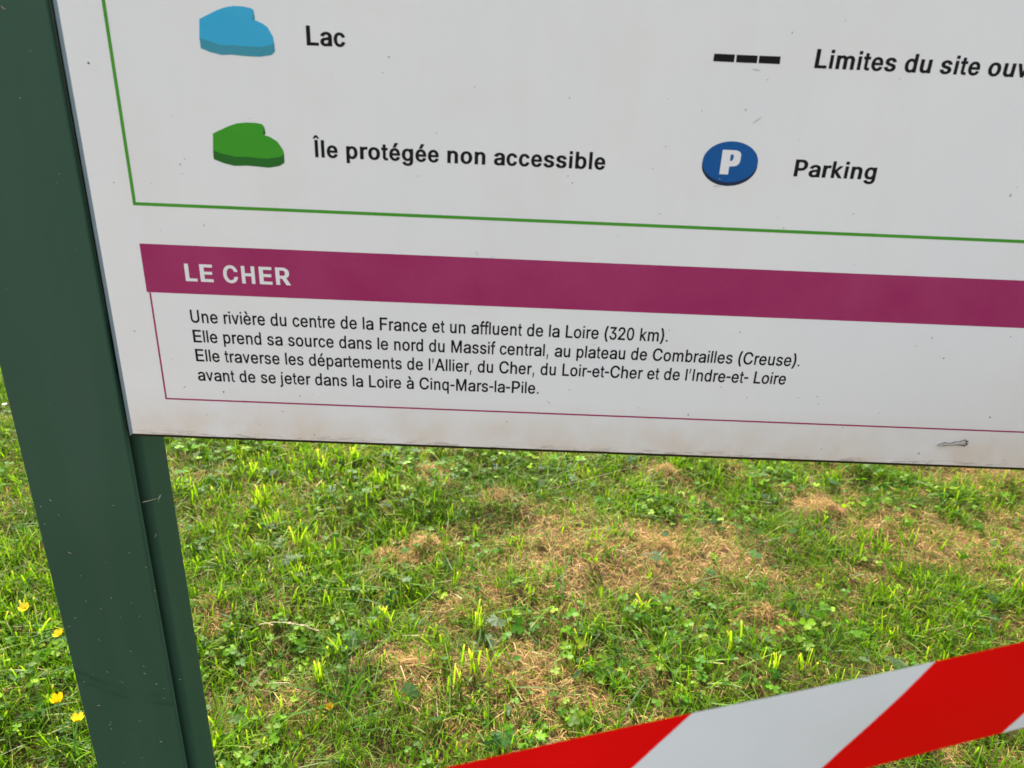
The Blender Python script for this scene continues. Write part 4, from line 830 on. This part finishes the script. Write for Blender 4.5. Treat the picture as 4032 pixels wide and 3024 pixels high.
class Bag:
    def __init__(s):
        s.V, s.F, s.C, s.n = [], [], [], 0

    def add(s, VFC):
        V, F, C = VFC
        s.V.append(V)
        s.F.append(F + s.n)
        s.C.append(C)
        s.n += len(V)

    def make(s, name, mat, label, cat, smooth=False, parent=None, kind="stuff"):
        o = link(name, mesh_np(name, np.concatenate(s.V), np.concatenate(s.F), np.concatenate(s.C), smooth), mat, parent)
        tag(o, label, cat, kind=kind)
        return o


U = rng.uniform


def jit(c, n, s=.18):
    c = np.asarray(c)
    return np.clip(c * (1 + rng.normal(0, s, (n, 1))) * (1 + rng.normal(0, s * .35, (n, 3))), .002, .9)


# --- soil and moss under everything: one sheet out to the horizon
def axis(lo, hi, step, far):
    a = list(np.arange(lo, hi + step * .5, step))
    s, p, out = step, hi, []
    while p < far:
        s *= 1.35
        p += s
        out.append(p)
    s, p, left = step, lo, []
    while p > -far:
        s *= 1.35
        p -= s
        left.append(p)
    return np.array(left[::-1] + a + out)


gx = axis(-2.4, 2.4, .014, 220)
gy = axis(-.2, 3.0, .014, 220)
X, Y = np.meshgrid(gx, gy)
Z = ground_z(X, Y)
fine = (vnoise(X, Y, 90, 8) - .5) * .007
near = (np.abs(X) < 2.5) & (Y > -.3) & (Y < 3.1)
Z = Z + np.where(near, fine, 0)
V = np.stack([X.ravel(), Y.ravel(), Z.ravel()], 1)
nx, ny = len(gx), len(gy)
I = np.arange(nx * ny).reshape(ny, nx)
F = np.stack([I[:-1, :-1].ravel(), I[:-1, 1:].ravel(), I[1:, 1:].ravel(), I[1:, :-1].ravel()], 1)
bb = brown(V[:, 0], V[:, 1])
Cg = lerp((.032, .034, .010), (.17, .108, .045), bb)  # near-black green end: shade between blades put into the ground tint
q = N("soil_and_thatch")
at = q.n("Attribute", attribute_name="tint")
v = q.coord()
c = q.mix(q.ramp(q.noise(v, 120, 5, .65), [(.35, G0), (.7, G1)]), at.outputs["Color"], (.11, .070, .034))
c = q.mix(q.ramp(q.noise(q.coord((420, 160, 300)), 1.0, 4, .7), [(.52, G0), (.68, G1)]), c, (.30, .20, .105))
q.base(c)
q.b.inputs["Roughness"].default_value = .95
q.b.inputs["Specular IOR Level"].default_value = .1
q.bump(q.noise(v, 260, 6, .7), .9, .006)
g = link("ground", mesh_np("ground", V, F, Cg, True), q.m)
tag(g, kind="structure")

GREEN = dict(deep=(.036, .110, .004), mid=(.072, .190, .005), lime=(.160, .290, .006), blue=(.070, .150, .055), tan=(.42, .30, .15))

# --- dead thatch: short curled straws lying about
T = Bag()
x, y = scatter(15000, lambda x, y: .22 + .95 * brown(x, y))
n = len(x)
z = ground_z(x, y) + U(-.002, .006, n)
L = U(.012, .042, n)
hh = U(.002, .013, n)
az = U(0, 2 * np.pi, n)
az = az + (vnoise(x, y, 6, 31) - .5) * 3
u = U(0, 1, n)
cbase = np.where((u < .5)[:, None], jit((.44, .285, .105), n), np.where((u < .75)[:, None], jit((.29, .155, .052), n), jit((.66, .44, .20), n)))
cbase = cbase * (.50 + .50 * np.clip(brown(x, y) * 1.6, 0, 1))[:, None]      # litter colour darkened under the green sward, standing in for shade there
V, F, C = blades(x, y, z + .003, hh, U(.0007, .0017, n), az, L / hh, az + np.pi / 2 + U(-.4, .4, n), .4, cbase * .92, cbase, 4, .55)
# curl sideways
V = V.reshape(n, 5, 2, 3)
cv = rng.normal(0, .30, n)[:, None, None] * L[:, None, None] * (np.linspace(0, 1, 5)[None, :, None] ** 2)
V[..., 0] += -np.sin(az)[:, None, None] * cv
V[..., 1] += np.cos(az)[:, None, None] * cv
V[..., 2] += (np.abs(rng.normal(0, .004, n))[:, None, None] * np.sin(np.linspace(0, np.pi, 5))[None, :, None])
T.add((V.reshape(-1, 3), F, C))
x, y = scatter(2600, lambda x, y: np.clip(brown(x, y) * 1.3 - .25, 0, 1))      # standing dead blades
n = len(x)
cc = jit((.52, .34, .14), n)
T.add(blades(x, y, ground_z(x, y), U(.012, .034, n), U(.0008, .0016, n), U(0, 6.28, n), U(.3, 1.5, n), U(0, 6.28, n), .35, cc * .85, cc, 3))
for (cx, cy, r, hh_) in ((-.168, 1.512, .058, .022), (-.262, 1.497, .036, .010), (.008, 1.735, .046, .016), (-.19, 1.845, .042, .014), (.497, 1.946, .036, .018), (.913, 1.774, .034, .017), (-.144, 1.139, .042, .018), (.60, 1.34, .030, .014), (.05, 1.10, .05, .010), (.42, 1.57, .055, .012), (-.56, 1.27, .035, .010)):
    n = int((1100 if (cx, cy) == (-.165, 1.515) else 640) * (r / .04) ** 2)          # clods of matted thatch
    a_ = U(0, 6.28, n)
    q_ = np.sqrt(U(0, 1, n)) * (.65 + .7 * vnoise(np.cos(a_) + cx * 9, np.sin(a_) + cy * 9, 1.6, 34))
    x, y = cx + r * q_ * np.cos(a_) * 1.25, cy + r * q_ * np.sin(a_)
    lift = hh_ * np.clip(1 - q_ ** 1.4, 0, 1) * (.2 + 1.2 * vnoise(x, y, 45, 33))
    L = U(.008, .022, n)
    h_ = U(.002, .007, n)
    az = U(0, 6.28, n)
    cc = np.where((U(0, 1, n) < .6)[:, None], jit((.44, .27, .105), n), jit((.28, .16, .06), n))
    T.add(blades(x, y, ground_z(x, y) + lift, h_, U(.0007, .0014, n), az, L / h_, az + 1.57 + U(-.5, .5, n), .4, cc, cc, 3, .5))
M_thatch = mat_leaf("dead_grass", .22, .7, 1.0, .15)
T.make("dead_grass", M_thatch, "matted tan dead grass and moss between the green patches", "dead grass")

# --- green grass
Gs = Bag()


def green_density(x, y):
    b = brown(x, y)
    n = vnoise(x, y, 8, 41) * .6 + vnoise(x, y, 22, 42) * .4
    return np.clip((1.02 - .86 * b) * (.50 + .8 * n), .06, 1)


x, y = scatter(13500, green_density)
n = len(x)
z = ground_z(x, y)
hn = vnoise(x, y, 5, 43)
h = (U(.014, .034, n) + .018 * hn) * (1 - .35 * brown(x, y)) * np.where(U(0, 1, n) < .10, 1.5, 1.0)
az = U(0, 6.28, n) + (vnoise(x, y, 3, 44) - .5) * 4
k = U(0, 1, n) * .45 + np.clip((vnoise(x, y, 5, 45) - .5) * 1.6 + .5, 0, 1) * .55 - .08
ct = lerp(GREEN["deep"], GREEN["mid"], np.clip(k * 2, 0, 1))
ct = np.where((k > .5)[:, None], lerp(GREEN["mid"], GREEN["lime"], np.clip((k - .5) * 2, 0, 1)), ct) * (1 + rng.normal(0, .13, (n, 1)))
cut = np.where((U(0, 1, n) < .10)[:, None], jit((.30, .24, .08), n), ct)
Gs.add(blades(x, y, z, h, U(.0011, .0024, n), az, np.abs(rng.normal(.5, .6, n)), az + np.pi / 2 + rng.normal(0, .7, n), .45, lerp((.085, .105, .018), (.045, .095, .008), U(0, 1, n)), ct, 3, .35, cut))  # base tint lowered, painting in the shade low between the blades

# single broader blades, upright, leaning or lying, some grey-green, a glossy sheen put into their colour
x, y = scatter(4800, lambda x, y: np.clip(green_density(x, y) * (.35 + 1.1 * vnoise(x, y, 6.5, 47)), 0, 1))
n = len(x)
k = np.clip(U(0, 1, n) * .55 + (vnoise(x, y, 4, 48) - .5) * 1.3 + .32, 0, 1)
ct = lerp((.036, .108, .006), (.170, .305, .007), k)
gy_ = U(0, 1, n) < .10
ct = np.where(gy_[:, None], jit((.13, .20, .085), n, .2), ct) * (1 + rng.normal(0, .15, (n, 1)))
az = U(0, 6.28, n)
cut = np.where((U(0, 1, n) < .18)[:, None], jit(GREEN["tan"], n), ct)
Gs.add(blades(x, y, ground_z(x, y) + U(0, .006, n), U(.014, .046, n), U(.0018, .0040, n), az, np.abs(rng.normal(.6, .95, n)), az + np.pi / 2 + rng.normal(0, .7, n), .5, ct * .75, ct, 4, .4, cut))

# broader mown blades, often in tufts
x0, y0 = scatter(1250, lambda x, y: np.clip(green_density(x, y) * (vnoise(x, y, 3.2, 51) * 1.7 - .25) + np.exp(-((x + .62) / .30) ** 2 - ((y - 1.75) / .45) ** 2) * .75, 0, 1))
per = 6
n = len(x0) * per
x = np.repeat(x0, per) + rng.normal(0, .011, n)
y = np.repeat(y0, per) + rng.normal(0, .011, n)
kk = np.repeat(U(0, 1, len(x0)), per) * .7 + U(0, 1, n) * .3
h = np.repeat(U(.028, .062, len(x0)), per) * U(.6, 1.1, n)
az = np.repeat(U(0, 6.28, len(x0)), per) + rng.normal(0, 1.3, n)
ct = lerp(GREEN["mid"], (.175, .31, .008), kk) * (1 + rng.normal(0, .1, (n, 1)))
cut = np.where((U(0, 1, n) < .45)[:, None], jit(GREEN["tan"], n), ct)
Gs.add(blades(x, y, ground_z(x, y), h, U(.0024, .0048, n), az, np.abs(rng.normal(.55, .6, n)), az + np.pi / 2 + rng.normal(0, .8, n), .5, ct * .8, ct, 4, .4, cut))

# thin long blades thrown about in every direction
x, y = scatter(4200, lambda x, y: .25 + .75 * green_density(x, y))
n = len(x)
ct = lerp(GREEN["mid"], GREEN["lime"], U(0, 1, n)) * (1 + rng.normal(0, .15, (n, 1)))
az = U(0, 6.28, n)
Gs.add(blades(x, y, ground_z(x, y) + U(0, .006, n), U(.012, .040, n), U(.0012, .0026, n), az, U(.6, 2.6, n), az + np.pi / 2 + rng.normal(0, .5, n), .35, ct * .85, ct, 4, .45))

# dense tangled clumps of finer, longer grass
x0, y0 = scatter(75, lambda x, y: np.clip(green_density(x, y) * 1.6 * vnoise(x, y, 2.6, 53) + np.exp(-((x + .3) / .25) ** 2 - ((y - 1.35) / .25) ** 2) * .6, 0, 1))
per = 46
n = len(x0) * per
x = np.repeat(x0, per) + rng.normal(0, .024, n)
y = np.repeat(y0, per) + rng.normal(0, .024, n)
kk = np.clip(np.repeat(U(0, 1, len(x0)), per) * .6 + U(0, 1, n) * .4, 0, 1)
ct = lerp((.040, .115, .006), (.165, .285, .007), kk) * (1 + rng.normal(0, .13, (n, 1)))
az = np.repeat(U(0, 6.28, len(x0)), per) + rng.normal(0, 1.1, n)
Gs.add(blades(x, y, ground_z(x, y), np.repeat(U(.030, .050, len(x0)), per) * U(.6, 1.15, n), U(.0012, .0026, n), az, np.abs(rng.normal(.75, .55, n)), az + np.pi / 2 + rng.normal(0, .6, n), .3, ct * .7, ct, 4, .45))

# long arching dark blades lying over
x, y = scatter(420, lambda x, y: green_density(x, y))
n = len(x)
ct = np.where((U(0, 1, n) < .35)[:, None], jit(GREEN["blue"], n), jit((.075, .175, .022), n))
az = U(0, 6.28, n)
Gs.add(blades(x, y, ground_z(x, y) + .004, U(.018, .045, n), U(.0028, .0055, n), az, U(1.0, 3.0, n), az + np.pi / 2 + rng.normal(0, .3, n), .2, ct * .9, ct, 6, .45))

# the tallest tufts, each where it stands on the lawn
hero = [(-.022, 1.240, 4, .075, .006, .12, 1), (-.040, 1.118, 5, .060, .006, .15, 1), (-.055, 1.085, 3, .075, .0045, .2, 1), (-.110, 1.192, 3, .050, .0055, .35, 1), (-.226, 1.270, 7, .060, .0045, .15, 1), (-.245, 1.245, 4, .05, .004, .3, 1),
        (-.30, 1.16, 6, .06, .005, .3, 1), (-.33, 1.10, 6, .055, .005, .3, 1), (.560, 1.15, 7, .060, .0042, .2, 1), (.64, 1.18, 7, .060, .0042, .2, 1), (.70, 1.13, 5, .055, .004, .25, 1), (.50, 1.21, 4, .06, .005, .25, 1),
        (-.26, 1.035, 9, .085, .0055, .9, 0), (-.30, 1.00, 8, .08, .005, .8, 0), (-.20, .985, 6, .06, .004, .5, 0), (.45, 1.40, 6, .065, .005, .5, 0), (.52, 1.36, 4, .07, .0055, .6, 0), (.33, 1.33, 3, .055, .006, .35, 1),
        (-.50, 1.86, 7, .065, .006, .25, 1), (-.62, 1.70, 7, .065, .006, .25, 1), (-.42, 1.90, 7, .07, .006, .25, 1), (-.33, 1.78, 5, .06, .005, .3, 1), (-.56, 1.58, 6, .06, .006, .25, 1), (-.48, 1.52, 5, .06, .0055, .3, 1), (-.68, 1.85, 6, .065, .006, .3, 1), (-.44, 1.40, 8, .05, .003, .25, 1),
        (-.80, 1.00, 8, .07, .004, .4, 0), (-.70, .93, 9, .075, .0035, .6, 0), (-.66, .90, 8, .07, .0035, .6, 0), (-.92, 1.20, 5, .07, .005, .4, 1), (-1.2, 1.75, 6, .06, .006, .4, 1), (-1.3, 1.9, 6, .065, .007, .5, 1), (.20, 1.22, 4, .045, .004, .3, 1), (.85, 1.30, 8, .05, .004, .4, 1), (1.0, 1.55, 7, .05, .004, .4, 0), (.93, 1.42, 7, .05, .004, .4, 1)]
for (cx, cy, m, hmax, wmax, ln, lime) in hero:
    x = cx + rng.normal(0, .010, m)
    y = cy + rng.normal(0, .010, m)
    ct = jit((.20, .33, .016), m, .12) if lime else jit((.055, .15, .02), m, .15)
    az = U(0, 6.28, m)
    cut = np.where((U(0, 1, m) < .7)[:, None], jit((.50, .42, .14), m), ct) if lime else ct
    Gs.add(blades(x, y, ground_z(x, y), hmax * U(.65, 1.1, m), wmax * U(.65, 1.0, m), az, np.abs(rng.normal(ln, ln * .5, m)), U(-.7, .7, m) + (0 if lime else az * .5), .7 if lime else .15, ct * .85, ct, 5, .3, cut))

# thin far lawn out to the distance
n = 26000
x = rng.normal(0, 6, n)
y = 2.6 + np.abs(rng.normal(0, 5.5, n))
k = (np.abs(x) > 3.2) | (y > 3.6)
x, y = x[k], y[k]
n = len(x)
ct = lerp(GREEN["mid"], GREEN["lime"], U(0, 1, n))
az = U(0, 6.28, n)
Gs.add(blades(x, y, ground_z(x, y), U(.03, .06, n), U(.004, .009, n), az, U(.2, 1.2, n), az + 1.57, .4, ct * .8, ct, 3))
M_grass = mat_leaf("grass_blade", .46, .45, 1.48, .15)
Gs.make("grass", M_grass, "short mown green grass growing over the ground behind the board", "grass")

# --- clover: three leaflets on a thin stalk
LEAF = np.array([(0, 0, 0), (0, .48, -.02), (0, .90, .0), (-.30, .18, .03), (-.52, .60, .09), (-.34, .98, .06), (.30, .18, .03), (.52, .60, .09), (.34, .98, .06)])
LF = np.array([(0, 1, 4, 3), (1, 2, 5, 4), (0, 6, 7, 1), (1, 7, 8, 2)])


def rot_about(V, ax, ang):
    """V (n,k,3), ax (n,3) unit, ang (n)"""
    c_, s_ = np.cos(ang)[:, None, None], np.sin(ang)[:, None, None]
    a = ax[:, None, :]
    return V * c_ + np.cross(np.broadcast_to(a, V.shape), V) * s_ + a * (V * a).sum(-1, keepdims=True) * (1 - c_)


def leaves(shape, faces, size, az, droop, tilt_ax, tilt, pos, colr, tipcol=None):
    n = len(size)
    V = np.broadcast_to(shape[None], (n,) + shape.shape) * size[:, None, None]
    one = np.tile(np.array([[1., 0, 0]]), (n, 1))
    V = rot_about(V, one, -droop)
    V = rot_about(V, np.tile(np.array([[0, 0, 1.]]), (n, 1)), az)
    V = rot_about(V, tilt_ax, tilt) + pos[:, None, :]
    k = shape.shape[0]
    F = (np.arange(n)[:, None, None] * k + faces[None]).reshape(-1, faces.shape[1])
    C = np.repeat(colr[:, None, :], k, 1).copy()
    if tipcol is not None:
        C[:, 1] = tipcol
    return V.reshape(-1, 3), F, C.reshape(-1, 3)


K = Bag()
xs, ys = scatter(2600, lambda x, y: clover(x, y) * (1 - .55 * brown(x, y)) + .035)
n = len(xs)
hs = U(.006, .034, n)
lean_az = U(0, 6.28, n)
lx = xs + np.cos(lean_az) * hs * U(.1, .6, n)
ly = ys + np.sin(lean_az) * hs * U(.1, .6, n)
lz = ground_z(xs, ys) + hs
sz = U(.0062, .0138, n) * np.where(U(0, 1, n) < .06, 1.35, 1.0) * (.85 + .3 * vnoise(xs, ys, 4, 61))
kcol = U(0, 1, n)
lc = np.where((kcol < .55)[:, None], jit((.055, .150, .008), n, .22), np.where((kcol < .86)[:, None], jit((.105, .235, .008), n, .2), jit((.19, .32, .012), n, .2)))
a0 = U(0, 6.28, n)
tax = np.stack([np.cos(U(0, 6.28, n)), np.sin(U(0, 6.28, n)), np.zeros(n)], 1)
tax /= np.linalg.norm(tax, axis=1)[:, None]
tl = np.abs(rng.normal(0, .38, n))
dr = rng.normal(.12, .22, n)
for j in range(3):
    K.add(leaves(LEAF, LF, sz * U(.88, 1.08, n), a0 + j * 2.094 + rng.normal(0, .1, n), dr + rng.normal(0, .1, n), tax, tl, np.stack([lx, ly, lz], 1), lc, lc * 1.25))
K.add(blades(xs, ys, ground_z(xs, ys), hs + .005, np.full(n, .0011), lean_az, np.hypot(lx - xs, ly - ys) / hs, lean_az + 1.57, .8, jit((.10, .17, .04), n), jit((.10, .18, .04), n), 3, 0.0))
M_clover = mat_leaf("clover_leaf", .42, .5, 1.2, .18)
K.make("clover", M_clover, "clover leaves spread low among the grass", "clover", True)

# --- buttercup and other broad leaves: lobed rosettes close to the soil
LOBE = np.array([(0, 0, 0), (-.16, .45, .03), (-.34, .80, .04), (-.13, .78, .02), (0, 1.0, 0), (.13, .78, .02), (.34, .80, .04), (.16, .45, .03)])
LOF = np.array([(0, 3, 2, 1), (0, 5, 4, 3), (0, 7, 6, 5)])
W_ = Bag()
xs, ys = scatter(75, lambda x, y: np.clip(vnoise(x, y, 2.5, 71) * 1.6 - .45 + np.exp(-((x + .85) / .2) ** 2 - ((y - 1.05) / .2) ** 2), 0, 1) * (1 - .5 * brown(x, y)))
n = len(xs)
hs = U(.012, .034, n)
sz = U(.016, .030, n)
lc = np.where((U(0, 1, n) < .6)[:, None], jit((.035, .105, .022), n), jit((.085, .155, .065), n))
tax = np.stack([np.ones(n), np.zeros(n), np.zeros(n)], 1)
a0 = U(0, 6.28, n)
tl = rng.normal(0, .35, n)
pos = np.stack([xs, ys, ground_z(xs, ys) + hs], 1)
for j in range(5):
    W_.add(leaves(LOBE, LOF, sz * (.75 if j in (0, 4) else 1.0), a0 + (j - 2) * .78, np.full(n, .1), tax, tl, pos, lc))
OVAL = np.array([(0, 0, 0), (0, .35, -.03), (0, .7, -.02), (0, 1, -.06), (-.13, .22, .03), (-.20, .52, .05), (-.12, .82, .02), (.13, .22, .03), (.20, .52, .05), (.12, .82, .02)])
OVF = np.array([(0, 1, 5, 4), (1, 2, 6, 5), (0, 7, 8, 1), (1, 8, 9, 2), (2, 3, 3, 6), (2, 9, 3, 3)])[:4]
OVF = np.vstack([OVF, [(2, 3, 6, 6)]])[:4]
xs, ys = scatter(90, lambda x, y: np.clip(vnoise(x, y, 3.5, 77) * 1.5 - .35, 0, 1))
n = len(xs)
lc = np.where((U(0, 1, n) < .5)[:, None], jit((.085, .16, .065), n), jit((.06, .16, .022), n))
W_F = np.vstack([OVF, [(2, 3, 6, 5)]])[:4]
W_pos = np.stack([xs, ys, ground_z(xs, ys) + U(.003, .015, n)], 1)
V, F, C = leaves(OVAL, W_F, U(.022, .045, n), U(0, 6.28, n), rng.normal(-.35, .3, n), np.stack([np.ones(n), np.zeros(n), np.zeros(n)], 1), rng.normal(0, .2, n), W_pos, lc)
W_.add((V, F, C))
W_.make("broad_leaves", M_clover, "broad lobed weed leaves low in the grass", "weed leaves", True)

# --- pale cut straws lying on top
P_ = Bag()
x, y = scatter(70, lambda x, y: .3 + .7 * brown(x, y))
n = len(x)
az = U(0, 6.28, n)
hh = U(.004, .012, n)
c1 = np.where((U(0, 1, n) < .5)[:, None], jit((.50, .44, .27), n), jit((.36, .40, .20), n))
P_.add(blades(x, y, ground_z(x, y) + U(.012, .028, n), hh, U(.0010, .0024, n), az, U(.015, .045, n) / hh, az + 1.57, .4, c1, c1, 4, .5))
P_.make("cut_straw", M_thatch, "pale cut stalks strewn on the lawn", "cut straw")

# ------------------------------------------------------------ flowers and single stalks
M_petal = mat_plain("buttercup_petal", (.86, .66, .010), .28, .5, .08)
M_stamen = mat_plain("stamen_yellow", (.62, .42, .02), .7, .2, .2, 900)
M_stem = mat_plain("flower_stem", (.10, .19, .05), .5, .3, .2)
M_dead_petal = mat_plain("withered_petal", (.62, .42, .03), .6, .2, .3, 300)


def buttercup(h, open_, mat=M_petal, scale=1.0):
    root = empty("buttercup")
    bm = bmesh.new()
    tube(bm, [(0, 0, 0), (.004, .002, h * .5), (0, 0, h)], [.0011, .0009, .0008], 6)
    o = from_bm("stem", bm, M_stem, root, True)
    for k in range(5):
        bm = bmesh.new()
        a = k * 2 * math.pi / 5
        rows = []
        for i, r in enumerate((.0015, .005, .009, .012)):
            r *= scale
            half = (.0010, .0045, .0056, .0034)[i] * scale
            lift = (r * .9) * math.tan(open_) * (.6 + .4 * r / (.012 * scale))
            rows.append([bm.verts.new((math.cos(a) * r - math.sin(a) * half * s, math.sin(a) * r + math.cos(a) * half * s, h + lift + (abs(s) * .0012 if i > 0 else 0))) for s in (-1, -.4, .4, 1)])
        for A, B in zip(rows, rows[1:]):
            for j in range(3):
                bm.faces.new((A[j], B[j], B[j + 1], A[j + 1]))
        p = from_bm("petal", bm, mat, root, True)
    bm = bmesh.new()
    bmesh.ops.create_icosphere(bm, subdivisions=2, radius=.0022 * scale)
    for v_ in bm.verts:
        v_.co.z = v_.co.z * .8 + h + .0016
    from_bm("stamens", bm, M_stamen, root, True)
    return root


fl = [((-0.924, 1.191), .75, .82, (.40, .1), "open yellow buttercup farthest from the post, at the left edge of the lawn"),
      ((-0.817, 1.121), .9, .75, (.30, -.1), "small half-open buttercup touching the left edge of the green post, second from the top"),
      ((-0.732, 0.962), 1.05, .85, (.15, .1), "cupped deep yellow buttercup left of the post, second lowest of its row"),
      ((-0.679, 0.925), .95, .8, (-.1, .15), "lowest yellow buttercup, beside the left edge of the green post"),
      ((-0.273, 0.969), 1.1, .5, (.35, .1), "small withered orange buttercup in the long grass to the right of the post")]
for i, (p, op, s_, tl_, lab) in enumerate(fl):
    Rm = (Matrix.Rotation(tl_[1], 3, 'Y') @ Matrix.Rotation(tl_[0], 3, 'X'))
    top = Vector((p[0], p[1], .066))
    h = .066
    for _ in range(4):                  # stem long enough to reach the soil from the flower's height
        base = top - Rm @ Vector((0, 0, h + .004))
        h += base.z - float(ground_z(base.x, base.y))
    f = buttercup(h, op, M_dead_petal if "withered" in lab else M_petal, s_)
    f.location = top - Rm @ Vector((0, 0, h + .004))
    f.rotation_mode = 'ZXY'
    f.rotation_euler = (tl_[0], tl_[1], i * 1.3)
    tag(f, lab, "flower", "yellow buttercups in the lawn")

d = empty("daisy", (-1.53, 2.11, float(ground_z(-1.53, 2.11))))
tag(d, "tiny white daisy bud in the grass at the far left, beyond the post", "flower")
bm = bmesh.new()
tube(bm, [(0, 0, 0), (.003, 0, .03), (0, 0, .055)], [.0012, .001, .001], 6)
from_bm("stem", bm, M_stem, d, True)
bm = bmesh.new()
for k in range(14):
    a = k * 2 * math.pi / 14
    ca, sa = math.cos(a), math.sin(a)
    v4 = [bm.verts.new((ca * r - sa * s_, sa * r + ca * s_, .055 + zz)) for r, s_, zz in ((.001, -.0006, 0), (.0065, -.0014, .005), (.0078, 0, .0065), (.0065, .0014, .005), (.001, .0006, 0))]
    bm.faces.new(v4)
from_bm("petals", bm, M_fluff, d)
bm = bmesh.new()
bmesh.ops.create_icosphere(bm, subdivisions=2, radius=.003)
for v_ in bm.verts:
    v_.co.z = v_.co.z * .6 + .0565
from_bm("flower_eye", bm, M_stamen, d, True)


def seed_head(name, pts, lab, feather=.010):
    """dry grass stalk with a ragged head; points relative to its base"""
    root = empty(name)
    bm = bmesh.new()
    m = len(pts)
    tube(bm, pts, list(np.linspace(.0009, .0005, m)), 5)
    from_bm("stalk", bm, M_straw, root)
    bm = bmesh.new()
    P = [Vector(p) for p in pts]
    for k in range(46):
        t = U(.0, 1) * .55 + .45
        f_ = t * (m - 1)
        i = min(int(f_), m - 2)
        b_ = P[i].lerp(P[i + 1], f_ - i)
        dr_ = (P[i + 1] - P[i]).normalized()
        e = b_ + dr_ * feather * U(.4, 1.0) + Vector(rng.normal(0, feather * .22, 3))
        tube(bm, [b_, b_.lerp(e, .5) + Vector(rng.normal(0, .0005, 3)), e], [.0003, .0006, .0001], 3)
    from_bm("seed_spikes", bm, M_straw, root)
    return root, lab


for name, base, pts, lab in (
        ("dry_grass_head", (-.47, 1.205), [(0, 0, .045), (.03, .0, .052), (.06, -.002, .054), (.09, -.004, .050), (.118, -.006, .040)], "pale arched dry grass head lying across the grass to the right of the post"),
        ("dry_grass_head", (-.452, 1.06), [(0, 0, .02), (.012, .004, .040), (.024, .010, .060), (.034, .016, .072)], "small feathery dry grass head slanting up beside the post")):
    r, lab = seed_head(name, pts, lab)
    r.location = (base[0], base[1], float(ground_z(*base)))
    tag(r, lab, "grass head", "dry grass heads in the lawn")

bm = bmesh.new()
a, b = Vector((-.084, 1.64, .045)), Vector((.585, 2.00, .055))
tube(bm, [a.lerp(b, t) + Vector((0, 0, -.01 * math.sin(math.pi * t))) for t in np.linspace(0, 1, 24)], [.00012 + .00032 * math.sin(math.pi * t) ** 4 for t in np.linspace(0, 1, 24)], 5)
o = from_bm("spider_thread", bm, M_straw)
tag(o, "single pale spider thread stretched slantwise over the grass below the panel", "spider thread")
